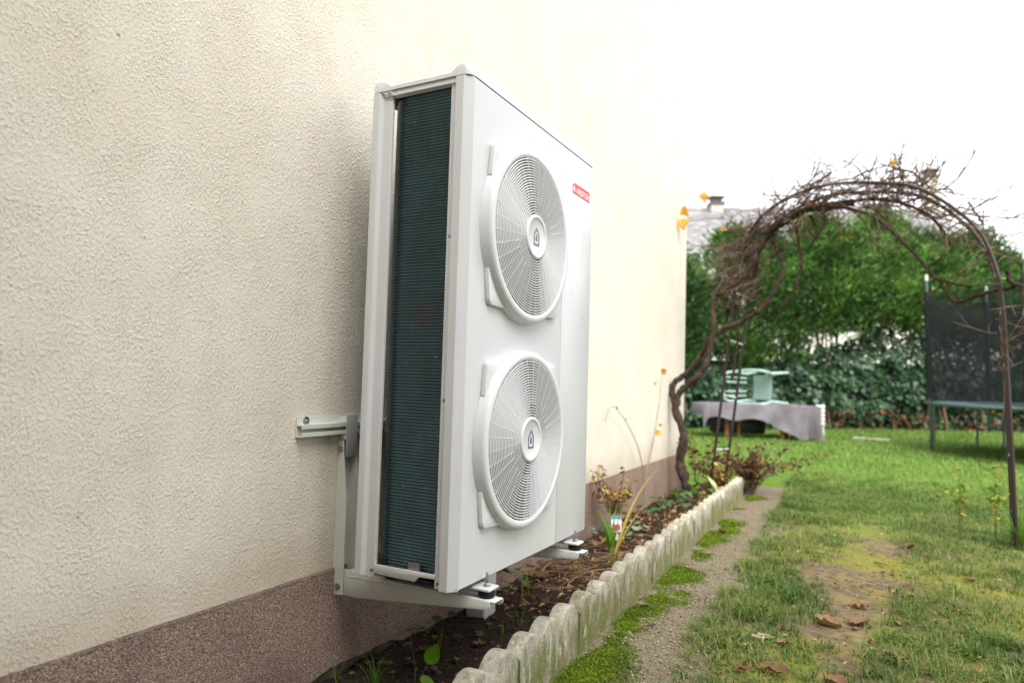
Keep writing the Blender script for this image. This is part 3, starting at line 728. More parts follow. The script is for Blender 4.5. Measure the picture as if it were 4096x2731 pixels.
for pts, r0, r1 in (
    ([arch_pt(.35, 1.9), arch_pt(.45, 2.2), arch_pt(.75, 2.38), arch_pt(1.1, 2.42), arch_pt(1.5, 2.36), arch_pt(1.75, 2.2), arch_pt(1.9, 1.95)], .02, .008),
    ([arch_pt(.5, 2.25, .0), arch_pt(.9, 2.40, .0), arch_pt(1.3, 2.31, .05), arch_pt(1.55, 2.08, .05), arch_pt(1.74, 1.82, .1), arch_pt(1.86, 1.72, .1), arch_pt(2.02, 1.68, .1)], .018, .008),
    ([arch_pt(2.24, 1.74, -.03), arch_pt(2.27, 1.66, -.03), arch_pt(2.33, 1.63, 0), arch_pt(2.33, 1.5, 0), arch_pt(2.29, 1.33, 0)], .016, .009),
    ([arch_pt(2.27, 1.655, .02), arch_pt(2.1, 1.62, .05), arch_pt(1.92, 1.585, .1), arch_pt(1.87, 1.62, .1), arch_pt(1.85, 1.72, .1)], .014, .011),
    ([arch_pt(.2, 1.0, .0), arch_pt(.25, 1.35, .03), arch_pt(.22, 1.75, .02), arch_pt(.3, 2.05, .02), arch_pt(.42, 2.3, .02)], .012, .007),
    ([arch_pt(.02, 1.08, .05), arch_pt(.12, 1.12, .02), arch_pt(.22, 1.2, .0)], .011, .008),
    ([arch_pt(.86, 2.36, .1), arch_pt(.92, 2.2, .1), arch_pt(.85, 2.1, .1)], .013, .006),
    ([arch_pt(1.0, 2.42, .0), arch_pt(1.04, 2.28, .0), arch_pt(.96, 2.16, 0), arch_pt(.9, 2.24, .0)], .014, .009),
    ([arch_pt(.72, 2.3, .12), arch_pt(.78, 2.0, .12), arch_pt(.72, 1.75, .1), arch_pt(.6, 1.6, .1)], .013, .012)):
    limb(pts, r0, r1, 'branch', BARK, VINE)
# twigs: a dense tangle on the near shoulder and crown of the arch, sparser to the right
def twigs():
    rr = random.Random(11); m = MB(); ends = []
    H2 = [q for q in HOOP if q[1] > 1.2]
    def base():
        t = rr.random()
        if t < .5: i = rr.uniform(1.2, 4.6)
        elif t < .88: i = rr.uniform(4.2, 6.5)
        else: i = rr.uniform(6, 9)
        a = int(i); f = i - a; a = min(a, len(H2) - 2)
        s_ = lerp(H2[a][0], H2[a + 1][0], f); z = lerp(H2[a][1], H2[a + 1][1], f); return s_, z
    def twig(p, d, L, r, depth=0):
        n = 5; P = [p]; q = p.copy(); dd = d.normalized(); bend = Vector((rr.gauss(0, 1), rr.gauss(0, 1), rr.gauss(0, .8))) * .22
        for i in range(n):
            dd = (dd + bend + Vector((rr.gauss(0, .13), rr.gauss(0, .13), rr.gauss(0, .13)))).normalized(); q = q + dd * (L / n); P.append(q.copy())
        m.tube(P, taper(r, r * .45, n + 1), 4); ends.append((P[-1], dd))
        if depth < 2:
            for _ in range(rr.choice((1, 2, 2, 3))):
                j = rr.randint(1, n - 1); twig(P[j], (dd + Vector((rr.gauss(0, .7), rr.gauss(0, .7), rr.gauss(0, .6)))), L * rr.uniform(.3, .6), r * .6, depth + 1)
    for _ in range(310):
        s_, z = base(); p = arch_pt(s_ + rr.gauss(0, .05), z + rr.gauss(-.02, .06), rr.uniform(-.05, .28))
        if s_ < .7 and rr.random() < .6: d = AD * rr.uniform(-1.1, -.1) + Vector((0, 0, rr.uniform(-.7, .45))) + AN * rr.gauss(0, .3)
        elif rr.random() < .6: d = AD * rr.choice((-1, 1, 1)) + Vector((0, 0, rr.gauss(0.05, .35))) + AN * rr.gauss(0, .3)
        else: d = Vector((0, 0, rr.uniform(-.4, .6))) + AD * rr.gauss(0, .8) + AN * rr.gauss(0, .3)
        twig(p, d, rr.uniform(.16, .42), rr.uniform(.0035, .0085))
    for _ in range(26):   # arching canes hanging into the opening
        s_, z = rr.uniform(.9, 1.9), 0; z = 2.42 - .25 * abs(s_ - 1.1)
        twig(arch_pt(s_, z, rr.uniform(0, .2)), AD * rr.uniform(.2, 1.2) + Vector((0, 0, rr.uniform(-.9, -.2))) + AN * rr.gauss(0, .2), rr.uniform(.35, .7), rr.uniform(.004, .007))
    for _ in range(26):   # pruned stubs on the left shoulder
        twig(arch_pt(rr.uniform(.2, .45), rr.uniform(1.75, 2.2), rr.uniform(-.05, .2)), AD * -1 + Vector((0, 0, rr.uniform(-.9, -.2))), rr.uniform(.25, .42), .0075, 1)
    for _ in range(14):   # thin tendrils at the right foot
        twig(arch_pt(rr.uniform(2.15, 2.35), rr.uniform(1.0, 1.7), rr.uniform(-.05, .1)), Vector((rr.gauss(0, .6), rr.gauss(0, .4), rr.gauss(-.2, .8))), rr.uniform(.2, .4), .004, 1)
    m.build('twigs', CANE, VINE, None, 'stuff'); return ends
ENDS = twigs()
YLEAF = leafy('yellow_vine_leaf', [S(196, 158, 56), S(222, 192, 84), S(200, 136, 66)], .6, .45)
def vine_leaf(name, p, size, mat, par, rot, lob=5, seed=0):
    rr = random.Random(seed); m = MB(); n = 20; M = Matrix.Translation(p) @ rot; c = m.bm.verts.new(M @ Vector((0, 0, 0))); vs = []
    for k in range(n):
        a = 2 * math.pi * k / n; r = size * (.86 + .12 * math.cos(lob * a) + .12 * math.cos(a)) * rr.uniform(.86, 1.12)
        vs.append(m.bm.verts.new(M @ Vector((r * math.cos(a), r * math.sin(a), size * .55 * math.sin(a * 2 + seed) * (r / size) ** 2 * .8))))
    for k in range(n): m.bm.faces.new((c, vs[k], vs[(k + 1) % n]))
    return m.build(name, mat, par, 60)
def rrot(seed):
    rr = random.Random(seed); return Matrix.Rotation(rr.uniform(0, 6.28), 4, 'Z') @ Matrix.Rotation(rr.uniform(.7, 1.5), 4, 'X') @ Matrix.Rotation(rr.uniform(0, 6.28), 4, 'Z')
for i, (p, s_) in enumerate((((.207, 4.60, 2.70), .055), ((.06, 4.52, 2.56), .055), ((.05, 4.50, 2.45), .065), ((1.741, 3.983, 2.643), .03), ((1.15, 4.2, 2.43), .035), ((.42, 4.5, 2.36), .03))):
    vine_leaf('leaf', Vector(p), s_, YLEAF, VINE, (Matrix.Rotation(R((25, -20, 10, 0, 30, -10)[i]), 4, 'Z') @ Matrix.Rotation(R((75, 110, 70, 80, 95, 65)[i]), 4, 'X')), 5, i)
    q = arch_pt(max(.35, (Vector(p) - AL).dot(AD)), 2.35 if i < 3 else 2.5, .1)
    m = MB(); m.tube(smoothpath([q, (q + Vector(p)) / 2 + Vector((0, 0, .06)), Vector(p)], 4), .003, 4); m.build('twig', CANE, VINE, None)

# ------------------------------------------------------------------ trampoline
STEEL = plain('green_grey_tube', S(98, 112, 110), .4, .6, .5, .08, 20)
FOAM = plain('black_foam_sleeve', S(30, 30, 34), .8, 0, .3, .2, 20, .01, 40)
PADB = plain('faded_teal_pad', S(70, 98, 102), .55, 0, .4, .15, 6)
MATB = plain('black_jumping_mat', S(34, 32, 32), .7, 0, .3, .15, 8)
def m_net():
    k = Nodes('black_net'); k.col(S(30, 32, 38)); k.fin(.8, 0, .2)
    tr = k.n('ShaderNodeBsdfTransparent'); mx = k.n('ShaderNodeMixShader'); mx.inputs[0].default_value = .55
    k.l(tr.outputs[0], mx.inputs[1]); k.l(k.p.outputs[0], mx.inputs[2]); k.l(mx.outputs[0], k.out.inputs['Surface']); return k.m
NETM = m_net()
TC = Vector((4.3, 10.8, 0)); TRR = 1.9; TZ = .76
TP = thing('trampoline', 'round garden trampoline with black safety net in front of the ivy', 'trampoline', TC)
cp = lambda a, r, z: TC + Vector((r * math.cos(R(a)), r * math.sin(R(a)), z))
m = MB(); m.tube([cp(a, TRR, TZ) for a in range(0, 360, 6)], .024, 8, closed=True); m.build('frame_ring', STEEL, TP, 60)
m = MB(); m.lathe([(0, TZ + .012), (TRR - .32, TZ + .014)], Matrix.Translation(TC), 60); m.build('jumping_mat', MATB, TP)
m = MB(); m.lathe([(TRR - .33, TZ + .02), (TRR - .30, TZ + .035), (TRR - .02, TZ + .04), (TRR + .015, TZ + .02), (TRR - .02, TZ + .005), (TRR - .30, TZ + .008)], Matrix.Translation(TC), 60, True); m.build('edge_pad', PADB, TP)
for i, a in enumerate((180, 240, 120, 60, 300, 0)):
    m = MB(); m.tube([cp(a - 7, TRR, TZ), cp(a - 7, TRR + .01, .03), cp(a - 7, TRR, 0), cp(a + 7, TRR, 0), cp(a + 7, TRR + .01, .03), cp(a + 7, TRR, TZ)], .02, 8); m.build('leg', STEEL, TP, 60)
    m = MB(); m.tube([cp(a, TRR + .03, .35), cp(a, TRR + .03, 1.0), cp(a, TRR + .07, 2.75)], .017, 8); po = m.build('net_pole', STEEL, TP, 60)
    m = MB(); zz = np.linspace(.86, 2.52, 26); m.tube([cp(a, TRR + .03 + .04 * max(0, (z - 1) / 1.75), z) for z in zz], [.043 + .005 * random.uniform(-1, 1) for _ in zz], 10); m.build('foam_sleeve', FOAM, po, 60)
    m = MB(); m.lathe([(0, .05), (.02, .045), (.024, 0), (.024, -.05)], Matrix.Translation(cp(a, TRR + .07, 2.75)), 10); m.build('pole_cap', RUNG, po)
    a2 = a + 60
    def f(u, v):
        P = lerp(cp(a, TRR - .01 + .05 * v, lerp(TZ + .05, 2.46, v)), cp(a2, TRR - .01 + .05 * v, lerp(TZ + .05, 2.46, v)), u); sag = math.sin(math.pi * u)
        P.z -= .06 * sag * v; d = (TC - P); d.z = 0; return P + d.normalized() * (.02 * sag * math.sin(v * 9 + a)) - d.normalized() * .12 * sag
    m = MB(); m.grid(f, 10, 8); m.build('net_panel', NETM, TP, 80)

# ------------------------------------------------------------------ covered table, chair on its side, white slatted panel
WOOD = plain('brown_wood', S(126, 84, 54), .7, 0, .3, .25, 14, .002, 60)
def m_cloth():
    k = Nodes('mauve_cover'); n = k.noise(4, 5, .6); k.col(k.ramp(n, [(.3, S(142, 135, 144)), (.7, S(170, 163, 171))])); k.bump(k.noise(40, 3), 1, .004); return k.fin(.8, 0, .3)
CLOTH = m_cloth(); BLACKP = plain('black_sheet', S(20, 20, 22), .5, 0, .4, .2, 9)
TB0 = Vector((-.30, 11.32, 0)); TD = Vector((.8796, .4747, 0)).normalized(); TN = Vector((-TD.y, TD.x, 0))
def tb(u, v, z): return TB0 + TD * u + TN * v + Vector((0, 0, z))
TMx = Matrix.Translation(TB0) @ Matrix.Rotation(math.atan2(TD.y, TD.x), 4, 'Z')
TAB = thing('garden_table', 'wooden garden table with brown legs under the mauve cover', 'table', TB0)
m = MB(); m.obox(TMx @ Matrix.Translation((0, 0, .60)), (1.95, .82, .04), .01); m.build('table_top', WOOD, TAB)
for u, v in ((-.62, -.30), (.35, -.34), (-.62, .3), (.8, .30), (-.35, -.1), (.55, -.05)):
    m = MB(); m.obox(TMx @ Matrix.Translation((u, v, .29)), (.06, .06, .58), .006); m.build('leg', WOOD, TAB)
m = MB(); m.obox(TMx @ Matrix.Translation((-.30, .12, .27)), (.95, .35, .36), .05); tag(m.build('black_sheet_bundle', BLACKP), 'black plastic-wrapped bundle standing under the covered table', 'bundle')
def cover_cloth():
    m = MB(); hx, hy = .99, .44; nu, nv = 90, 60
    def hem(u):   # how far the front drop hangs below the top (u in -1..1)
        return .26 + .10 * max(0, u + .4) + .26 * max(0, min(1, (u - .1) / .5)) + .03 * math.sin(u * 9)
    def f(a, b):
        u = lerp(-1.16, 1.02, a); w = lerp(-1.75, 1.45, b); x = max(-1, min(1, u)) * hx; y = max(-1, min(1, w)) * hy
        z = .635 + .008 * fbm(u * 2, w * 2, 1.5, 3); over = 0
        if w < -1: over = min(1, (-1 - w) / .75); z -= hem(u) * over; y -= .05 * over + .035 * math.sin(u * 11 + 2 * over) * over * (1 + max(0, u)) + .05 * max(0, u) * math.sin(u * 17 - over * 3) * over
        if w > 1: over = (w - 1) / .45; z -= .2 * over; y += .03 * over
        if u < -1:
            o2 = (-1 - u) / .16; z -= .20 * o2 ** 1.5; x -= .10 * math.sin(min(1, o2) * 1.57)
        if u > 1: z -= .02
        z -= .02 * max(0, abs(x / hx) - .85) / .15 * .5
        if w < -1 and u > .55: y += .06 * math.sin((u - .55) * 24) * over
        return TMx @ Vector((x, y, max(z, .04)))
    m.grid(f, nu, nv)
    bmesh.ops.solidify(m.bm, geom=m.bm.faces[:], thickness=.006)
    tag(m.build('table_cover', CLOTH, None, 80), 'faded mauve cloth cover draped over the garden table, hanging lower at one end', 'table cover')
cover_cloth()
m = MB()
for k in range(5): m.obox(TMx @ Matrix.Translation((1.055, -.28, .62 - k * .075)), (.14, .05, .058), .012, 2)
for k in (0, 1): m.obox(TMx @ Matrix.Translation((1.0 + k * .11, -.25, .33)), (.03, .03, .66), .004)
tag(m.build('slatted_panel', plain('white_slats', S(226, 226, 222), .5)), 'white slatted plastic panel standing at the end of the covered table', 'panel')
m = MB(); m.obox(TMx @ Matrix.Translation((.93, -.36, .09)) @ Matrix.Rotation(.3, 4, 'Y'), (.05, .03, .2), .008); m.obox(TMx @ Matrix.Translation((.95, -.36, .018)), (.12, .06, .035), .008)
tag(m.build('spade_handle', plain('orange_plastic', S(206, 104, 46), .5)), 'orange plastic handle leaning beneath the covered table end', 'handle')
GREEN = plain('faded_green_plastic', S(158, 186, 176), .45, 0, .4, .06, 6)
def chair():
    """monobloc armchair modelled upright in local space, then laid on its side on the table"""
    # lying: chair 'left' points down; back to the left of the view
    c_, s_a = math.cos(R(38)), math.sin(R(38))
    Mx = TMx @ Matrix.Translation((.02, .0, .93)) @ Matrix(((0, s_a, -c_, 0), (0, -c_, -s_a, 0), (-1, 0, 0, 0), (0, 0, 0, 1)))
    # local axes: x = chair width (vertical as it lies), y = chair front (towards the garden), z = chair height (along the table)
    ch = thing('plastic_chair', 'faded green moulded plastic armchair lying on its side on the table cover', 'chair', (Mx @ Vector((0, 0, 0))))
    def T(v): return Mx @ Vector(v)
    m = MB()
    def seat(a, b):
        x = lerp(-.22, .22, a); y = lerp(-.08, .26, b); return T((x, y, -.02 + .03 * (2 * a - 1) ** 2 - .02 * b + (.0 if b < .9 else -.03)))
    m.grid(seat, 8, 8); bmesh.ops.solidify(m.bm, geom=m.bm.faces[:], thickness=.012); m.build('seat', GREEN, ch, 60)
    m = MB()
    for k in (-2, -1, 1, 2):
        x = k * .08; m.tube([T((x, -.22, 0)), T((x * 1.05, -.30 - .0, .2)), T((x * 1.08, -.36, .42))], .016, 6)
    m.tube(smoothpath([T((-.24, -.20, .0)), T((-.27, -.30, .25)), T((-.24, -.37, .42)), T((-.12, -.39, .47)), T((.12, -.39, .47)), T((.24, -.37, .42)), T((.27, -.30, .25)), T((.24, -.20, 0))], 5), .022, 8); m.build('backrest', GREEN, ch, 60)
    for s_ in (-1, 1):
        m = MB(); m.tube(smoothpath([T((s_ * .26, -.33, .30)), T((s_ * .30, -.1, .25)), T((s_ * .30, .18, .24)), T((s_ * .28, .28, .16)), T((s_ * .26, .27, 0))], 5), .026, 8); m.build('armrest', GREEN, ch, 60)
        for yy, y2 in ((.27, .36), (-.2, -.30)):
            m = MB(); m.tube([T((s_ * .25, yy, .0)), T((s_ * .265, (yy + y2) / 2, -.2)), T((s_ * .28, y2, -.42))], [.034, .03, .022], 8); m.build('leg', GREEN, ch, 60)
chair()

# ------------------------------------------------------------------ hedge: thuja trees, ivy, far house
THUJA = leafy('thuja_frond', [S(32, 56, 26), S(54, 88, 36), S(84, 122, 52), S(124, 160, 78)], .6, .25, 0, 1.6, .7, .35)
THUJB = leafy('thuja_bronze', [S(70, 72, 32), S(120, 100, 48), S(152, 96, 62)], .7, .2, 0, .9)
IVYM = leafy('ivy_leaf', [S(22, 42, 28), S(38, 66, 43), S(58, 90, 58), S(98, 128, 90)], .3, .15, 0, 2.2, .55)
DEADL = leafy('dead_leaf', [S(88, 56, 38), S(140, 88, 58), S(120, 82, 60)], .7, .2, 0, 2)
TRUNKM = m_bark('thuja_trunk', S(74, 56, 44), S(122, 98, 78), S(158, 134, 108))
HL = [Vector((-3.4, 11.4, 0)), Vector((-.6, 14.2, 0)), Vector((1.6, 16.4, 0)), Vector((4.6, 18.8, 0)), Vector((8.8, 20.6, 0)), Vector((13, 21.5, 0))]
def hl(t):
    seg = [(b - a).length for a, b in zip(HL[:-1], HL[1:])]; d = t * sum(seg)
    for (a, b), L in zip(zip(HL[:-1], HL[1:]), seg):
        if d <= L: return a + (b - a) * (d / L)
        d -= L
    return HL[-1]
def crown_np(c, rx, z0, z1, n, lower_ragged=.35):
    """fronds gathered in sprays over a bulging column; outer shell dense, gaps between sprays"""
    ns = max(20, n // 46); a = rng.uniform(0, 2 * np.pi, ns); t = rng.uniform(0, 1, ns)
    prof = np.clip(np.sin(np.clip(t * .93 + .12, 0, 1) * np.pi) ** .5, .15, 1); r = rx * prof * rng.uniform(.55, 1.08, ns)
    cc = np.stack([c.x + r * np.cos(a), c.y + r * np.sin(a), lerp(z0, z1, t) + rng.normal(0, .06, ns)], 1)
    out = np.stack([np.cos(a), np.sin(a), np.full(ns, .75)], 1)
    per = 46; C_ = np.repeat(cc, per, 0) + rng.normal(0, 1, (ns * per, 3)) * np.array([.15, .15, .12]); D_ = np.repeat(out, per, 0) + rng.normal(0, .45, (ns * per, 3))
    U_ = rvec(ns * per); return leaves_np(C_, D_, U_, rng.uniform(.06, .19, ns * per), rng.uniform(.025, .06, ns * per), .12)
TREES = [(.02, 1.35, 4.0, .95, 0), (.085, 1.2, 3.95, .9, 0), (.15, 1.45, 4.1, .95, 0), (.21, 1.5, 4.45, 1.0, 0), (.265, 2.25, 4.7, 1.0, 1), (.315, 2.4, 4.7, 1.0, 0), (.37, 2.65, 4.85, 1.05, 0), (.425, 2.45, 4.75, 1.1, 0), (.485, 2.2, 4.6, 1.05, 0), (.545, 2.3, 4.35, 1.0, 0), (.61, 1.8, 4.35, 1.1, 0), (.68, 1.7, 4.5, 1.2, 0), (.76, 1.6, 4.6, 1.2, 0), (.86, 1.6, 4.4, 1.2, 0)]
TLAB = ['bushy thuja with foliage nearly to the ground at the wall corner', 'thuja with drooping crown behind the vine trunk', 'thuja with dark lower branches behind the left arch post', 'thuja standing behind the lying plastic chair', 'thuja with bronze browning crown above the covered table', 'thuja with bare stems showing above the ivy bank', 'tallest thuja crown in the hedge, seen through the arch', 'broad thuja with crown hanging over the ivy bank', 'thuja between the ivy bank and the trampoline pole', 'thinning thuja with sky gaps behind the trampoline net', 'thuja behind the right leg of the arch', 'thuja rising behind the trampoline mat', 'thuja past the far side of the trampoline', 'last thuja at the far end of the hedge']
for i, (t, z0, z1, rx, br) in enumerate(TREES):
    z1 += (.15, -.15, .2, -.1, .12, -.18, .2, -.12, .1, -.15, .2, -.1, .2, 0)[i]
    b = hl(t) + Vector((random.uniform(-.2, .2), random.uniform(-.15, .25), 0))
    T_ = thing('thuja_tree', TLAB[i], 'tree', b, 'thuja trees in the boundary hedge')
    for s_ in range(7 if 3 <= i <= 7 else 3):
        q = b + Vector((random.uniform(-.5, .5), random.uniform(-.2, .2), 0)); top = b + Vector((random.uniform(-.3, .3), random.uniform(-.2, .2), z1 - .5))
        limb([q, q + Vector((random.uniform(-.1, .1), 0, .8)), (q + top) / 2, top], random.uniform(.018, .05), .012, 'trunk', TRUNKM, T_, 7, 4, .03)
    V, F = crown_np(b, rx, z0, z1, 11500); V -= np.array(b)
    link('crown', npmesh('crown', V, F, THUJA), None, T_)
    if br:
        V, F = crown_np(b, rx * .9, z0 + .9, z1 + .05, 900); V -= np.array(b); link('bronze_sprays', npmesh('bronze_sprays', V, F, THUJB), None, T_)
# ivy bank over an old fence
IV = thing('ivy_bank', 'dark green ivy bank smothering the fence below the thujas', 'ivy', hl(.4))
m = MB(); ps = [hl(t) for t in np.linspace(.0, .97, 14)]
for a, b in zip(ps[:-1], ps[1:]):
    d = (b - a); nrm = Vector((-d.y, d.x, 0)).normalized(); M = Matrix.Translation((a + b) / 2 + nrm * .35 + Vector((0, 0, .75))) @ Matrix.Rotation(math.atan2(d.y, d.x), 4, 'Z'); m.obox(M, (d.length, .05, 1.5))
m.build('fence', plain('old_fence', S(44, 42, 34), .9, 0, .2, .2, 5), IV, None)
def ivy_leaves():
    n = 42000; t = rng.uniform(0.0, .97, n); tb_ = np.linspace(0, .97, 120); base = np.array([hl(x) for x in tb_]); bx_ = np.stack([np.interp(t, tb_, base[:, k]) for k in range(3)], 1)
    top = np.interp(t, [0, .12, .2, .27, .33, .40, .48, .52, .62, .75, .97], [1.5, 1.4, 1.5, 1.8, 2.2, 2.45, 2.9, 2.6, 1.7, 1.6, 1.6])
    top = top * (1 + .18 * np.array([mnoise.noise(Vector((x * 60, 0, 0))) for x in t]))
    h = rng.uniform(0, 1, n) ** .85; tang = Vector((HL[3] - HL[1])).normalized(); nr = np.array([tang.y, -tang.x, 0.])
    bulge = np.array([mnoise.noise(Vector((a * 26, b * 3.0, 0))) for a, b in zip(t, h * top)]) * .32 + .25 * np.sin(np.clip(h, 0, 1) * np.pi) + rng.normal(0, .06, n)
    C_ = bx_ + nr * bulge[:, None] + np.stack([rng.normal(0, .05, n), rng.normal(0, .05, n), h * top], 1)
    D_ = nr * .5 + np.array([0, 0, -.7]) + rng.normal(0, .5, (n, 3)); U_ = nr + rng.normal(0, .35, (n, 3)) + np.array([0, 0, .5])
    L = rng.uniform(.045, .15, n); V, F = leaves_np(C_, D_, U_, L, L * rng.uniform(.75, 1.0, n), .1); V -= np.array(org(IV))
    link('ivy_leaves', npmesh('ivy_leaves', V, F, IVYM), None, IV, 'stuff')
ivy_leaves()
def dead_clumps():
    n = 3500; t = rng.uniform(.1, .7, n); P = np.array([hl(x) for x in t]); lowr = rng.uniform(0, 1, n) < .6
    z = np.where(lowr, rng.uniform(0, .5, n), rng.normal(2.3, .25, n)); keep = np.array([mnoise.noise(Vector((a * 40, b * 2, 3))) for a, b in zip(t, z)]) > .1
    C_ = P + np.stack([rng.normal(.3, .15, n), rng.normal(-.3, .15, n), z], 1); C_ = C_[keep]; k = len(C_); L = rng.uniform(.05, .1, k)
    V, F = leaves_np(C_, rvec(k), rvec(k), L, L * .6, .2); V -= np.array(org(IV)); link('dead_leaves', npmesh('dead_leaves', V, F, DEADL), None, IV, 'stuff')
dead_clumps()

def m_tiles():
    k = Nodes('grey_roof_tiles'); v = k.mapping((3.2, 3.2, 5)); n = k.noise(3, 5); b = k.voro(1, v, 'F1', 'Color'); sx = k.n('ShaderNodeSeparateColor'); k.l(b, sx.inputs[0])
    c = k.ramp(sx.outputs[0], [(0, S(104, 103, 106)), (.6, S(126, 124, 125)), (1, S(148, 145, 144))]); k.col(c); k.bump(k.n('ShaderNodeTexWave').outputs['Fac'] if False else n, 1, .02); return k.fin(.8, 0, .3)
FH = thing('neighbour_house', 'pale neighbouring house with grey tiled roof and two chimneys beyond the hedge', 'house', (0, 34, 0))
fd = Vector((3.797 + 6.332, 35.389 - 29.98, 0)).normalized(); fn = Vector((-fd.y, fd.x, 0)); fo = Vector((-6.33, 29.98, 0))
fp = lambda u, v, z: fo + fd * u + fn * v + Vector((0, 0, z))
FM = Matrix.Translation(fo) @ Matrix.Rotation(math.atan2(fd.y, fd.x), 4, 'Z')
RW = plain('white_house_render', S(226, 222, 214), .9, 0, .2, .04, 1)
m = MB(); m.obox(FM @ Matrix.Translation((3, 0, 3.0)), (20, 8, 6.0)); m.build('wall', RW, FH, None)
m = MB(); rz = 9.2; e = 5.95
A_ = [fp(-8, -4.4, e), fp(13.6, -4.4, e), fp(13.6, 4.4, e), fp(-8, 4.4, e)]; R1, R2 = fp(-4, 0, rz), fp(11.2, 0, rz + .3)
for q in ((A_[0], A_[1], R2, R1), (A_[1], A_[2], R2), (A_[2], A_[3], R1, R2), (A_[3], A_[0], R1), tuple(A_[::-1])): m.poly(q)
RF = m.build('roof', m_tiles(), FH, None)
CH = plain('chimney_render', S(190, 182, 172), .9, 0, .2, .1, 3); CHC = plain('chimney_cap', S(92, 88, 84), .9, 0, .2, .1, 3)
for u, v, z0, z1, w in ((11.3, -.4, 8.2, 10.9, .5), (1.35, -.3, 8.3, 9.35, .55)):
    m = MB(); m.obox(FM @ Matrix.Translation((u, v, (z0 + z1) / 2)), (w, w, z1 - z0)); m.build('chimney', CH, RF, None)
    m = MB(); m.obox(FM @ Matrix.Translation((u, v, z1 + .02)), (w + .14, w + .14, .10)); m.obox(FM @ Matrix.Translation((u, v, z1 + .19)), (w * .8, w * .8, .2)); m.obox(FM @ Matrix.Translation((u, v, z1 + .33)), (w + .1, w + .1, .07)); m.build('chimney_cap', CHC, RF, None)
# ------------------------------------------------------------------ unseen building added behind the viewpoint to shade the near end of the wall
SHADEB = plain('shade_building_grey', S(146, 142, 136), .9, 0, .2, .1, 3, .004, 30)  # neutral grey for the added building, so its bounce stays untinted
OB = thing('added_shade_building', 'tall grey unseen building added behind the viewpoint to shade the near wall', 'building', (3.5, -6, 0))
m = MB(); m.box((.03, -9.5, -.1), (8.5, -2.9, 5.4)); m.build('wall', SHADEB, OB, None)  # body of the added building, blocks sky and sun from the near wall
m = MB(); m.box((-.0, -9.8, 5.401), (8.8, -2.7, 5.55)); m.build('roof', plain('shade_building_top', S(70, 66, 64), .9), OB, None)  # top slab of the added shading building

# ------------------------------------------------------------------ grass, moss, grit
GRASS = leafy('grass_blade', [S(52, 76, 28), S(76, 104, 38), S(102, 130, 52), S(134, 146, 74), S(166, 154, 104)], .45, .35, 0, 1.8, .45)
GRASSF = leafy('grass_far', [S(84, 114, 48), S(108, 140, 62), S(128, 158, 76), S(152, 162, 98)], .5, .35, 0, .5)
def ground_z(x, y):
    z = .006 + .022 * fbm(x, y, .9, 3); tr = math.exp(-((x - 1.5 - .06 * (y - 1.5)) / .28) ** 2) * (1 if y < 3 else math.exp(-(y - 3))); return z - .018 * tr
def bare(x, y):
    """how bare the turf is: 1 on the trodden strip, 0 in thick grass"""
    if y > 6.5: return 0
    tr = math.exp(-((x - 1.52 - .06 * (y - 1.5)) / .15) ** 2) * max(0, min(1, (4.6 - y) / 2.0))
    if y < 1.25: tr *= .55
    patch = max(0, fbm(x, y, 1.5, 3, 2.0) * 1.5 - .02) * max(0, min(1, (5.5 - y) / 2.5)) + max(0, min(1, 1 - abs(y - 2.9) / 1.2)) * .3
    return min(1, 1.15 * tr + 1.25 * patch)
def lawn_grass():
    P = []; Hh = []; Wd = []
    n = 0; rr = random.Random(3)
    # near: tufts
    tries = 0
    while n < 170000 and tries < 60000:
        tries += 1
        x = rr.uniform(.85, 4.6); y = rr.uniform(-.5, 6.8)
        if y > 4.5 and rr.random() < (y - 4.5) / 2.3: continue
        if x < path_right(y) - .02 and y < 5.35: continue
        if x < 1.15 and y > 5.35: pass
        b = bare(x, y)
        if rr.random() < b * 1.08: continue
        tall = .036 + .055 * max(0, fbm(x, y, 3.1, 2, 5) + .3); k = int(rr.uniform(7, 20) * (1 - .6 * b)); sp = rr.uniform(.008, .03)
        for _ in range(k):
            px, py = x + rr.gauss(0, sp), y + rr.gauss(0, sp); P.append((px, py, 0)); Hh.append(tall * rr.uniform(.5, 1.35)); Wd.append(rr.uniform(.0026, .0050)); n += 1
    P = np.array(P); P[:, 2] = [ground_z(a, b) - .006 for a, b in P[:, :2]]; k = len(P)
    V, F = blades_np(P, np.array(Hh), rng.uniform(.35, 1.7, k), rng.uniform(0, 6.28, k), np.array(Wd))
    link('lawn_grass', npmesh('lawn_grass', V, F, GRASS), None, None, 'stuff')
    # far: thinner cover of broader blades
    n = 120000; x = rng.uniform(-3.2, 9, n); y = 3.9 + 14.6 * rng.uniform(0, 1, n) ** 1.15; x = np.where(y < 5.5, rng.uniform(1.0, 6, n), x)
    keep = ~((x < 1.0) & (y < 5.4)) & ~((x < .75) & (y < 5.9)); x, y = x[keep], y[keep]; k = len(x)
    P = np.stack([x, y, np.zeros(k)], 1); P[:, 2] = [ground_z(a, b) - .006 for a, b in P[:, :2]]
    sc = np.clip((y - 3.5) / 8, .12, 1); V, F = blades_np(P, rng.uniform(.7, 1.4, k) * (.034 + .035 * sc), rng.uniform(.3, 1.4, k), rng.uniform(0, 6.28, k), rng.uniform(.7, 1.3, k) * (.0035 + .008 * sc))
    link('far_lawn_grass', npmesh('far_lawn_grass', V, F, GRASSF), None, None, 'stuff')
lawn_grass()
MOSS = leafy('moss_tuft', [S(64, 84, 8), S(98, 122, 12), S(132, 156, 24)], .8, .3, 0, 6)
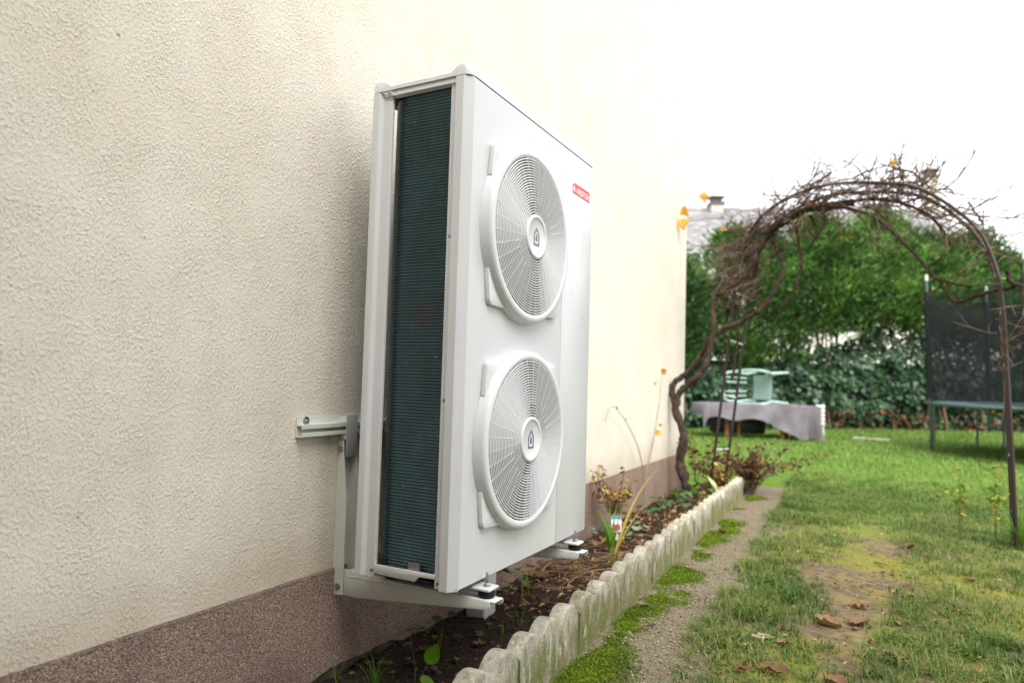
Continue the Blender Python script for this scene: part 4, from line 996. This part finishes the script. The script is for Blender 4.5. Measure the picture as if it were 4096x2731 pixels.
def moss():
    P = []; rr = random.Random(5)
    for _ in range(260000):
        if rr.random() < .62:
            y = rr.uniform(-.9, 4.6); d = abs(rr.gauss(.05, .09)); x = KX(y) + .008 + d
            w = fbm(x, y, 3.4, 4, 1.5) + (.50 if y < 1.9 else .36) - 2.0 * abs(d - .06) - .12 * max(0, y - 2) + .10 * fbm(y, 0, 1.3, 2)
        else:
            y = rr.uniform(-.4, 5.0); x = rr.uniform(KX(y), 1.7); w = fbm(x, y, 2.6, 4, 4.5) - (.22 if x < path_right(y) else .12)
            e = abs(x - path_right(y)); w += .12 * max(0, 1 - e / .1)
        if w > .10 + rr.uniform(0, .34): P.append((x, y, min(1, (w - .1) * 4)))
        if len(P) > 52000: break
    P = np.array(P); k = len(P); inten = P[:, 2].copy()
    P[:, 2] = [(.004 + .006 * fbm(a, b, 3, 2)) if a < path_right(b) else ground_z(a, b) - .002 for a, b in P[:, :2]]
    P[:, 2] += rng.uniform(0, .007, k) * inten - .0015
    V, F = blades_np(P, rng.uniform(.003, .008, k) * (.6 + inten * .8), rng.uniform(.4, 1.6, k), rng.uniform(0, 6.28, k), rng.uniform(.003, .006, k))
    link('moss', npmesh('moss', V, F, MOSS), None, None, 'stuff')
moss()
ICO = []
for s_ in range(4):
    b = bmesh.new(); bmesh.ops.create_icosphere(b, subdivisions=1, radius=1); b.verts.ensure_lookup_table()
    vs = np.array([v.co[:] for v in b.verts]) * rng.uniform(.65, 1.2, (len(b.verts), 1)); b.faces.ensure_lookup_table(); fs = np.array([[v.index for v in f.verts] for f in b.faces]); ICO.append((vs, fs)); b.free()
def grains(name, P, size, flat, mat, smooth=True):
    Vs = []; Fs = []; off = 0
    for i, p in enumerate(P):
        vs, fs = ICO[i % 4]; q = Matrix.Rotation(random.uniform(0, 6.28), 3, 'Z') @ Matrix.Rotation(random.uniform(0, .8), 3, 'X'); s_ = size[i]
        v = (vs * np.array([s_ * random.uniform(.7, 1.3), s_, s_ * flat])) @ np.array(q) + p; Vs.append(v); Fs.append(fs + off); off += len(vs)
    link(name, npmesh(name, np.concatenate(Vs), np.concatenate(Fs), mat, smooth), None, None, 'stuff')
CLOD = leafy('soil_clod', [S(26, 22, 19), S(44, 36, 30), S(62, 52, 42), S(96, 80, 66)], .95, 0, 0, 20)
GRIT = leafy('path_grit', [S(112, 102, 84), S(146, 134, 112), S(176, 166, 146), S(206, 200, 186)], .8, 0, 0, 20)
P = []
for _ in range(5200):
    y = random.uniform(-.9, 2.6) if random.random() < .8 else random.uniform(2, 4.8); x = random.uniform(.005, KX(y) - .07); P.append((x, y, soil_z(x, y) + .001))
grains('soil_crumbs', P, [min(.016, random.lognormvariate(math.log(.0052), .5)) for _ in P], .75, CLOD)
P = []
for _ in range(2600):
    y = random.uniform(-.6, 2.2) if random.random() < .8 else random.uniform(2, 5.1); x = random.uniform(KX(y) + .01, path_right(y) + .03); P.append((x, y, .0065 + .006 * fbm(x, y, 3, 2)))
grains('path_grit', P, [random.uniform(.0022, .006) for _ in P], .55, GRIT)
P = []
for _ in range(700):
    y = random.uniform(.3, 4); x = random.gauss(1.52 + .06 * (y - 1.5), .25); P.append((x, y, ground_z(x, y)))
grains('lawn_crumbs', P, [random.uniform(.003, .009) for _ in P], .6, CLOD)
# a few pebbles big enough to tell apart
PEB = plain('grey_pebble', S(92, 88, 84), .6, 0, .4, .3, 40)
for i, (x, y, r, lab) in enumerate(((.425, .262, .017, 'dark rounded pebble in the soil against the nearest scalloped edging'), (.30, .30, .012, 'brown pebble lying beside the bright green sprig'), (.115, .245, .013, 'grey pebble beneath the ragged plinth edge'), (.135, .27, .010, 'small brownish pebble touching the grey one under the plinth'))):
    m = MB(); bmesh.ops.create_icosphere(m.bm, subdivisions=2, radius=r, matrix=Matrix.Translation((x, y, soil_z(x, y) + r * .35)) @ Matrix.Diagonal((1.2, .95, .7, 1)))
    tag(m.build('pebble', PEB, None, 80), lab, 'pebble')

# ------------------------------------------------------------------ fallen leaves and sticks
BROWN = leafy('brown_fallen_leaf', [S(80, 58, 43), S(114, 84, 60), S(150, 118, 86)], .7, .15, 0, 12)
PALE = leafy('pale_fallen_leaf', [S(150, 138, 112), S(178, 164, 136)], .7, .15, 0, 12)
def crumple(name, x, y, z, size, mat, seed, curl=.5, label=None, cat='leaf', group=None):
    rr = random.Random(seed); M = Matrix.Translation((x, y, z)) @ Matrix.Rotation(rr.uniform(0, 6.28), 4, 'Z'); m = MB(); nu, nv = 10, 8
    def f(u, v):
        a = u * 2 - 1; w = math.sin(math.pi * min(1, max(.03, u))) ** .7 * (1 + .18 * math.cos(u * 19 + seed)); b = (v * 2 - 1) * w
        zz = curl * size * (.45 * b * b + .3 * a * a + .45 * fbm(a * 1.5 + seed, b * 1.5, 2.2, 3)) + .006
        return M @ Vector((a * size, b * size * .62, max(.001, zz)))
    m.grid(f, nu, nv); o = m.build(name, mat, None, 80)
    if label: tag(o, label, cat, group)
    return o
LEAVES = [(1.453, 1.496), (1.568, 1.584), (1.323, 0.841), (1.692, 1.186), (1.637, 1.04), (1.514, 0.885), (1.575, 5.07), (1.62, 4.479), (1.809, 3.223), (1.564, 1.808), (2.053, 2.508), (2.299, 2.962), (1.322, 1.114), (1.25, 1.122), (1.227, 0.781), (1.475, 1.223), (1.925, 1.602), (1.78, 2.046), (2.084, 2.331), (1.298, 1.293), (1.937, 1.878), (0.75, 2.902), (0.76, 1.225)]
LL = ['large curled brown leaf on the trodden earth strip', 'broad crumpled brown leaf beside the acorn on the trodden strip', 'orange-brown crumpled leaf in grass by the path edge', 'curled brown leaf in the grass right of the bare strip', 'dark crumpled leaf on soil between grass tufts', 'reddish leaf at the near end of the bare strip', 'brown leaf on the green lawn past the arch foot', 'upright tan leaf on the green lawn near the bare ground', 'pale brown leaf on mossy ground near the arch leg', 'flat rusty leaf on bare earth behind the two large ones', 'small brown leaf in the darker grass beside the track', 'dark curled leaf in the grass below the arch leg', 'thin tan leaf among grass blades by the path', 'smooth pale oval leaf lying on the path-side grass', 'small dark leaf at the ragged edge of the path', 'dark flat leaf on the bare earth strip', 'dark leaf sunk in the thick grass', 'yellowish leaf on moss beside the bare strip', 'small rusty leaf in the thick grass', 'narrow brown leaf among the grass by the path', 'grey-brown leaf on short grass', 'brown leaf against the edging on the path', 'tiny rust leaf on the moss along the edging']
SZ = [.062, .06, .055, .042, .045, .05, .045, .05, .045, .04, .035, .045, .03, .045, .03, .022, .03, .025, .022, .025, .025, .03, .018]
for i, ((x, y), s_) in enumerate(zip(LEAVES, SZ)):
    z = ground_z(x, y) if x > path_right(y) else .008
    crumple('fallen_leaf', x, y, z + (.012 if bare(x, y) < .3 and x > 1.1 else .002), s_, PALE if i == 13 else BROWN, i + 20, .25 if i == 13 else random.uniform(.6, 1.1), LL[i], 'leaf', 'fallen leaves on the ground')
STICKS = [((1.596, 1.344), (1.583, 1.166), 'pale curved stick on the bare earth strip'), ((1.782, 2.886), (1.944, 3.008), 'straight dead twig lying on the mossy lawn'), ((1.623, 2.704), (1.701, 2.619), 'short dark stick at the far end of the bare strip'), ((2.141, 3.317), (2.282, 3.11), 'long thin twig near the right arch leg'), ((1.318, 3.022), (1.449, 2.97), 'brown stick on bare ground beyond the grass tuft'), ((1.224, 2.677), (1.406, 2.768), 'pale bent stick on the worn lawn'), ((1.565, 2.18), (1.665, 2.138), 'thin straw stalk across the bare strip'), ((1.73, 2.164), (1.781, 2.251), 'short forked twig beside the bare strip'), ((1.035, 0.643), (1.08, 0.591), 'pale twig on the path edge'), ((.86, 1.02), (.80, .90), 'small branching twig on the path by the edging')]
for i, (a, b, lab) in enumerate(STICKS):
    z = lambda p: (ground_z(*p) if p[0] > path_right(p[1]) else .008) + .008
    A_, B_ = Vector((*a, z(a))), Vector((*b, z(b))); mid = (A_ + B_) / 2 + Vector((random.uniform(-.02, .02), random.uniform(-.02, .02), .008))
    m = MB(); p_ = smoothpath([A_, mid, B_], 5); m.tube(p_, taper(.0045, .002, len(p_)), 6)
    if i in (7, 9): m.tube([p_[4], p_[4] + Vector((.03, .02, .01))], [.002, .001], 5)
    tag(m.build('stick', PALE if i in (0, 5, 6, 8) else CANE, None, 70), lab, 'stick', 'sticks on the ground')
m = MB(); m.lathe([(0, -.011), (.006, -.008), (.0085, 0), (.0065, .008), (0, .013)], Matrix.Translation((1.553, 1.50, ground_z(1.553, 1.5) + .008)) @ Matrix.Rotation(1.3, 4, 'Y'), 12)
tag(m.build('acorn', plain('acorn_brown', S(128, 72, 48), .35), None, 70), 'small shiny brown acorn on the bare earth strip', 'acorn')
m = MB(); m.box((1.25, 12.6, .0), (1.85, 12.75, .05), .005); tag(m.build('loose_board', plain('pale_board', S(206, 196, 176), .8)), 'pale board lying on the lawn before the ivy', 'board')

# ------------------------------------------------------------------ plants in the bed
GRN = leafy('fresh_green', [S(82, 122, 30), S(110, 152, 44), S(140, 178, 62)], .45, .4)
BRT = leafy('bright_green_leaf', [S(104, 150, 24), S(122, 172, 34)], .45, .45, 0, 40)
IVG = leafy('ivy_ground', [S(40, 70, 40), S(70, 104, 62), S(118, 146, 108)], .35, .2)
DRY = leafy('dry_brown', [S(96, 62, 38), S(140, 96, 56), S(176, 132, 74), S(196, 162, 84)], .75, .25)
STRAW = leafy('straw_yellow', [S(176, 160, 78), S(206, 186, 98), S(214, 176, 92)], .6, .35)
DKB = leafy('dark_withered', [S(56, 38, 34), S(92, 60, 50), S(132, 92, 74)], .8, .15)
def strap(m, base, az, L, wid, arch, up=.9, twist=0, n=9):
    """long arching grass-like leaf with a folded midrib"""
    d = Vector((math.cos(az), math.sin(az), 0)); s_ = Vector((-math.sin(az), math.cos(az), 0)); p = Vector(base); rows = []; e = math.atan2(up, .35)
    for i in range(n + 1):
        t = i / n; w = wid * (.55 + .45 * math.sin(math.pi * min(1, t * 1.3 + .15))) * (1 - t ** 3) + .0006
        ee = e - arch * t * t; rows.append([m.bm.verts.new(p - s_ * w * .5), m.bm.verts.new(p + Vector((0, 0, -w * .2))), m.bm.verts.new(p + s_ * w * .5)])
        p = p + (d * math.cos(ee) + Vector((0, 0, math.sin(ee)))) * (L / n)
    for a, b in zip(rows[:-1], rows[1:]):
        for k in (0, 1): m.bm.faces.new((a[k], a[k + 1], b[k + 1], b[k]))
def straps(name, mat, par, base, specs):
    for az, L, w, ar, up in specs:
        m = MB(); strap(m, (base[0] + random.gauss(0, .008), base[1] + random.gauss(0, .008), base[2]), az, L, w, ar, up); m.build(name, mat, par, 80)
def flat_leaf(name, mat, par, p, d, up, L, Wd, teeth=0):
    m = MB(); d = Vector(d).normalized(); s_ = d.cross(Vector(up)).normalized(); nrm = s_.cross(d); n = 14; mid = []; lft = []; rgt = []
    for i in range(n + 1):
        t = i / n; w = Wd * .5 * (math.sin(math.pi * t ** .72) ** .8 if 0 < t < 1 else 0) * (1 + (teeth * (1 if i % 2 else -1)))
        q = Vector(p) + d * L * t - nrm * L * .12 * t * t
        mid.append(m.bm.verts.new(q - nrm * w * .18)); lft.append(m.bm.verts.new(q + s_ * (w + 1e-5))); rgt.append(m.bm.verts.new(q - s_ * (w + 1e-5)))
    for i in range(n):
        m.bm.faces.new((mid[i], mid[i + 1], lft[i + 1], lft[i])); m.bm.faces.new((mid[i + 1], mid[i], rgt[i], rgt[i + 1]))
    return m.build(name, mat, par, 60)
def sz(x, y): return soil_z(x, y)
def plant(name, label, x, y, cat='plant', group=None): return thing(name, label, cat, (x, y, sz(x, y)), group)
# bright green sprig at the front
b = (.345, .150); sp = plant('seedling', 'bright green toothed-leaf sprig in the dark soil near the first edging block', *b); z = sz(*b)
m = MB(); m.tube(smoothpath([(b[0], b[1], z - .02), (b[0] + .004, b[1] + .004, z + .03), (b[0] + .022, b[1] + .018, z + .075)], 5), .0018, 6); m.build('stem', CANE, sp, 60)
top = Vector((b[0] + .022, b[1] + .018, z + .072))
flat_leaf('leaf', BRT, sp, top, (.35, .22, .95), (.55, -.8, .3), .068, .050, .05)
flat_leaf('leaf', BRT, sp, Vector((b[0] + .003, b[1] + .003, z + .035)), (.75, .1, -.25), (.2, -.5, .9), .06, .03, .05)
b = (.315, .172); z = sz(*b); sp = plant('bare_stem', 'thin bare brown stem standing beside the bright green sprig', *b)
m = MB(); m.tube(smoothpath([(b[0], b[1], z - .02), (b[0] - .004, b[1], z + .06), (b[0] - .04, b[1] + .02, z + .14)], 5), taper(.0022, .0012, 11), 6); m.build('stem', CANE, sp, 60)
flat_leaf('leaf', GRN, sp, (b[0] - .001, b[1], z + .045), (.5, .2, .8), (.2, -.8, .2), .015, .007)
# grass tufts and single blades
for (x, y, n_, L, lab, mat) in ((.205, .105, 16, .12, 'dark green grass tuft in the soil under the plinth crack', GRN), (.06, .10, 3, .16, 'few thin grass blades against the plinth foot', GRN), (.232, .42, 2, .13, 'two upright green shoots in the soil below the bracket arm', BRT), (.372, .79, 3, .17, 'tall bright green blades rising before the white trunking', BRT), (.37, .66, 2, .07, 'short green shoot close to the edging', BRT), (.47, .95, 3, .08, 'pair of small green shoots behind the fifth scallop', BRT), (.17, 1.25, 6, .17, 'green grass blades growing through the ivy clump', BRT), (.30, 1.55, 10, .20, 'loose yellowing grass clump under the far bracket arm', GRN), (.42, 1.75, 7, .15, 'short leaning grass clump behind the edging', GRN)):
    g = plant('grass_tuft', lab, x, y, 'grass', 'grass tufts in the flower bed')
    straps('blade', mat, g, (x, y, sz(x, y) - .005), [(random.uniform(0, 6.28), L * random.uniform(.6, 1.1), random.uniform(.0025, .006), random.uniform(.2, 1.4) * (1 if n_ > 3 else .3), random.uniform(.6, 2.5)) for _ in range(n_)])
# clover and weeds
WL = ['under the ragged plinth edge', 'beside the dark grass tuft', 'near the bright green sprig', 'midway between sprig and edging', 'below the bracket arm end', 'beside the white trunking foot', 'near the tall bright blades', 'close behind the second scallop', 'at the foot of the plinth crack', 'in the open soil under the heat pump', 'next to the short green shoot']
for i, (x, y) in enumerate(((.083, .13), (.10, .19), (.223, .172), (.358, .351), (.312, .576), (.27, .72), (.42, .83), (.45, .48), (.19, .30), (.16, .5), (.34, .70))):
    c = plant('clover', 'tiny green clover seedling ' + WL[i], x, y, 'weed', 'clover seedlings in the soil'); h = random.uniform(.012, .03)
    m = MB(); m.tube([(x, y, sz(x, y) - .005), (x + .003, y, sz(x, y) + h)], .0008, 4); m.build('stem', GRN, c, None)
    for k in range(3 if i % 2 else 4):
        a = k * 2.1 + i; flat_leaf('leaf', GRN if i % 3 else BRT, c, (x + .003, y, sz(x, y) + h), (math.cos(a), math.sin(a), .25), (0, 0, 1), random.uniform(.010, .016), random.uniform(.008, .013))
# ivy clumps
def ivy_clump(label, cx, cy, n, spread, hgt, mat, size=(.025, .05), name='ivy_clump'):
    t = plant(name, label, cx, cy, 'plant'); rr = random.Random(int(cx * 1000 + cy * 77))
    for _ in range(n):
        x = cx + rr.gauss(0, spread[0]); y = cy + rr.gauss(0, spread[1]); x = max(.02, min(KX(y) - .08, x)); z = sz(x, y) + rr.uniform(.005, hgt); a = rr.uniform(0, 6.28); L = rr.uniform(*size)
        flat_leaf('leaf', mat, t, (x, y, z), (math.cos(a), math.sin(a), rr.uniform(-.3, .5)), (rr.gauss(0, .4), rr.gauss(0, .4), 1), L, L * .85)
    return t
ivy_clump('small trailing ivy at the plinth crack under the heat pump', .06, .60, 9, (.03, .06), .06, IVG)
ivy_clump('ivy clump at the plinth beyond the white trunking', .10, 1.22, 26, (.05, .10), .13, IVG)
ivy_clump('glossy round-leaved ground cover below the bare wall shoots', .22, 3.55, 60, (.10, .30), .09, IVG, (.04, .07), 'ground_cover')
ivy_clump('fresh green leafy patch at the foot of the vine trunk', .28, 4.15, 30, (.10, .18), .12, GRN, (.04, .08), 'ground_cover')
ivy_clump('silvery creeping plant below the dried flower stem', .2, 2.55, 30, (.08, .2), .06, leafy('silver_leaf', [S(120, 140, 112), S(160, 176, 150)], .5, .2), (.03, .06), 'creeping_plant')
# dried flower plant
b = (.16, 2.50); z = sz(*b); dp = plant('dried_flower_plant', 'withered brown flowering plant with curled leaves before the plinth', *b); rr = random.Random(4)
def dried(par, b, z, hgt, n, spread, mats, stemr=.006):
    m = MB(); stems = []
    for k in range(n):
        a = rr.uniform(0, 6.28); tipx = rr.gauss(0, spread); tipy = rr.gauss(0, spread); t = Vector((max(.03, b[0] + tipx), b[1] + tipy, z + hgt * rr.uniform(.55, 1)))
        p = smoothpath([(b[0], b[1], z - .02), (b[0] + tipx * .2, b[1] + tipy * .2, z + hgt * .35), (b[0] + tipx * .6, b[1] + tipy * .6, z + hgt * .6), t], 4); m.tube(p, taper(stemr, stemr * .3, len(p)), 5); stems.append(p)
    m.build('stem', CANE, par, None)
    for p in stems:
        for q in p[4:]:
            for _ in range(3):
                if rr.random() < .85:
                    d = Vector((rr.gauss(0, 1), rr.gauss(0, 1), rr.gauss(-.3, .6))); L = rr.uniform(.02, .05); pp = q + Vector((rr.gauss(0, .012), rr.gauss(0, .012), rr.gauss(0, .012))); pp.x = max(.03, pp.x)
                    flat_leaf('leaf', rr.choice(mats), par, pp, d, (rr.gauss(0, 1), rr.gauss(0, 1), .6), L, L * rr.uniform(.3, .6), .2)
dried(dp, b, z, .44, 13, .085, [DRY, DRY, DKB, STRAW])
for _ in range(5): pass
# long yellowing strap leaves and daylily fan
b = (.36, 1.92); z = sz(*b); dl = plant('daylily', 'daylily fan with long yellow strap leaf reaching over the edging', *b)
straps('strap_leaf', STRAW, dl, (b[0], b[1], z), [(1.15, .62, .020, .85, .75), (1.0, .44, .012, .7, .55)])
straps('strap_leaf', GRN, dl, (b[0] - .06, b[1] + .12, z), [(random.uniform(.4, 4.5), random.uniform(.15, .33), random.uniform(.008, .014), random.uniform(.5, 1.5), random.uniform(.8, 2.4)) for _ in range(20)])
b = (.50, 1.48); dg = plant('dry_grass_stalk', 'dry tan grass stalk arching over the scalloped edging to the path', *b)
straps('stalk', STRAW, dg, (b[0], b[1], sz(*b)), [(-.15, .50, .005, 2.35, 1.6), (.35, .55, .005, 2.3, 1.7)])
# straw litter
LT = plant('straw_litter', 'heap of dead brown straw and stalks under the far bracket arm', .28, 1.62, 'litter')
m = MB(); rr = random.Random(8)
for _ in range(110):
    x = rr.uniform(.03, .56); y = rr.gauss(1.62, .22); z = sz(x, y) + rr.uniform(.004, .05); a = rr.gauss(.7, .7); L = rr.uniform(.05, .14); d = Vector((math.cos(a), math.sin(a), rr.gauss(0, .15))) * L
    m.tube([Vector((x, y, z)) - d, Vector((x, y, z + .012)), Vector((x, y, z)) + d], rr.uniform(.0012, .0028), 4)
m.build('stalks', leafy('dead_stalk', [S(84, 62, 48), S(122, 94, 70), S(158, 132, 100)], .8, 0), LT, None, 'stuff')
# thin shoots against the wall with a few yellow leaves
SH = plant('wall_shoots', 'thin bare shoots with yellow leaves rising against the cream wall', .06, 3.42)
for pts in ([(.06, 3.42, 0.0), (.065, 3.42, .22), (.05, 3.33, .45), (.05, 3.05, .66), (.05, 2.72, .80), (.05, 2.58, .70)], [(.06, 3.43, .0), (.065, 3.44, .2), (.07, 3.56, .40), (.06, 3.76, .64), (.06, 3.86, 1.0), (.06, 3.88, 1.07)], [(.06, 3.43, .1), (.065, 3.50, .33), (.06, 3.68, .55), (.06, 3.78, .80)]):
    m = MB(); p_ = smoothpath(pts, 5); m.tube(p_, taper(.0042, .0014, len(p_)), 5); m.build('shoot', leafy('shoot_bark', [S(110, 104, 74), S(140, 132, 96)], .7, 0), SH, None)
for i, (y, z) in enumerate(((3.90, 1.06), (3.64, .96), (3.84, .62), (3.76, .56), (2.75, .79), (2.95, .70))):
    vine_leaf('leaf', Vector((.07, y, z)), (.032, .02, .022, .03, .016, .014)[i], YLEAF, SH, rrot(i + 40), 5, i + 9)
# plant label with picture
b = (.22, 2.38); z = sz(*b); pl = thing('plant_label', 'small white plant label with red flower picture among the daylily leaves', 'label', (*b, z))
Mx = Matrix.Translation((b[0], b[1], z)) @ Matrix.Rotation(.55, 4, 'Z') @ Matrix.Rotation(-.25, 4, 'X')
m = MB(); m.obox(Mx @ Matrix.Translation((0, 0, .10)), (.062, .002, .10), .0008); m.obox(Mx @ Matrix.Translation((0, 0, .0)), (.016, .002, .13)); m.build('card', plain('white_card', S(226, 228, 228), .5), pl)
m = MB(); m.obox(Mx @ Matrix.Translation((-.012, -.0014, .078)), (.022, .0005, .04)); m.obox(Mx @ Matrix.Translation((.014, -.0014, .080)), (.020, .0005, .036)); m.build('flower_print', plain('crimson_print', S(170, 40, 76), .5, 0, .4, .3, 60), pl, None)
m = MB(); m.obox(Mx @ Matrix.Translation((0, -.0014, .138)), (.06, .0005, .022)); m.build('colour_band', plain('teal_print', S(74, 140, 150), .5), pl, None)
# withered bush at the end of the edging
b = (.66, 4.66); wb = thing('withered_bush', 'dark withered bush drooping over the end of the edging', 'bush', (*b, 0)); rr = random.Random(21)
dried(wb, b, 0, .46, 44, .19, [DKB, DKB, DRY], .004)
b = (.36, 4.75); wb = thing('withered_plant', 'tangle of rusty dead leaves between the arch foot and the withered bush', 'plant', (*b, 0)); rr = random.Random(22)
dried(wb, b, .0, .30, 26, .18, [DRY, DKB, DRY, STRAW], .004)
b = (.20, 4.55); wb = thing('tall_dry_stems', 'tall thin dry stems standing beside the vine trunk', 'plant', (*b, 0)); rr = random.Random(23)
dried(wb, b, 0, .62, 6, .10, [DRY, DKB], .003)
b = (.50, 3.95); z = .2; pw = plant('pale_leaf_plant', 'plant with large pale yellow-white leaves behind the last edging blocks', *b)
m = MB(); m.tube([(b[0], b[1], sz(*b) - .02), (b[0], b[1], .14)], .006, 6); m.build('stem', CANE, pw, None)
for a, e, L, w in ((-.2, -.15, .16, .05), (.3, .05, .15, .045), (2.4, .8, .14, .04), (-.9, -.4, .12, .05)):
    flat_leaf('leaf', leafy('pale_leaf', [S(206, 198, 140), S(226, 216, 170)], .6, .35), pw, (b[0], b[1], .14), (math.cos(a), math.sin(a), e), (0, 0, 1), L, w)
# litter of leaves in the bed
BL = [(.16, 1.30), (.13, 1.44), (.24, .55), (.29, .62), (.14, .23), (.22, .30), (.36, .50), (.30, 2.7), (.16, 2.2), (.42, 2.9), (.12, 1.9), (.2, 3.9), (.45, 3.5), (.30, 4.3), (.45, 4.4), (.19, .40)]
BLL = ['big curled russet leaf by the ivy clump', 'second russet leaf behind the ivy clump', 'flat tan leaf in the soil below the bracket arm', 'small tan leaf near the white trunking', 'orange-tan leaf chip by the plinth crack', 'curled brown leaf near the bare brown stem', 'pale leaf scrap near the edging', 'red-brown leaf beneath the plant label', 'rosy dead leaf at the foot of the dried flower plant', 'brown leaf behind the edging past the label', 'rust leaf against the plinth behind the straw heap', 'rust-red leaf in the glossy ground cover', 'dry leaf at the edging beside the ground cover', 'orange leaf near the vine trunk', 'red leaf below the pale-leaved plant', 'folded brown leaf in open soil under the heat pump']
for i, ((x, y), lab) in enumerate(zip(BL, BLL)):
    crumple('dead_leaf', x, y, sz(x, y) + .006, random.uniform(.022, .03) if i not in (0, 1, 8) else .05, BROWN, i + 60, .9, lab, 'leaf', 'dead leaves in the flower bed')
# tall grass clump and weeds at the right arch foot
g = thing('grass_clump', 'tall grass clump growing round the right foot of the arch', 'grass', (2.42, 3.60, 0))
straps('blade', GRN, g, (2.42, 3.60, .0), [(random.uniform(0, 6.28), random.uniform(.18, .38), random.uniform(.006, .011), random.uniform(.6, 1.9), random.uniform(.7, 2.2)) for _ in range(46)])
for (x, y, hh, lab) in ((2.12, 3.75, .5, 'feathery seeding weed beside the right arch foot'), (2.28, 3.50, .55, 'tall yellowing stalk leaning at the right arch foot')):
    w_ = thing('seeding_weed', lab, 'weed', (x, y, 0)); rr = random.Random(int(x * 100))
    dried(w_, (x, y), 0, hh, 4, .05, [STRAW, GRN, GRN], .0018)

# scraps of dead leaf, straw and twig trodden into the lawn
n = 1500; x = rng.uniform(1.05, 3.4, n); y = rng.uniform(.2, 5.5, n); C_ = np.stack([x, y, [ground_z(a, b) + .012 * (1 - bare(a, b)) + .003 for a, b in zip(x, y)]], 1)
D_ = rng.normal(0, 1, (n, 3)) * np.array([1, 1, .25]); L = rng.uniform(.008, .04, n) ; V, F = leaves_np(C_, D_, np.array([0, 0, 1.]) + rng.normal(0, .5, (n, 3)), L, L * rng.uniform(.12, .6, n), .2)
link('lawn_litter', npmesh('lawn_litter', V, F, leafy('litter_scrap', [S(88, 62, 46), S(132, 100, 70), S(176, 156, 112), S(196, 180, 140)], .8, .1)), None, None, 'stuff')

# small dead leaves and stems littering the bed beyond the heat pump
n = 1500; y = rng.uniform(.9, 5.0, n); x = rng.uniform(.02, 1, n) * (.62 - .02 * y); C_ = np.stack([x, y, [soil_z(a, b) + .006 for a, b in zip(x, y)]], 1); C_[:, 2] += rng.uniform(0, .03, n) * (y > 2.5)
D_ = rng.normal(0, 1, (n, 3)) * np.array([1, 1, .35]); L = rng.uniform(.015, .055, n); V, F = leaves_np(C_, D_, np.array([0, 0, 1.]) + rng.normal(0, .6, (n, 3)), L, L * rng.uniform(.15, .6, n), .25)
link('bed_litter', npmesh('bed_litter', V, F, leafy('bed_scrap', [S(70, 46, 36), S(116, 80, 56), S(150, 104, 66), S(176, 146, 96), S(96, 112, 60)], .8, .15)), None, None, 'stuff')
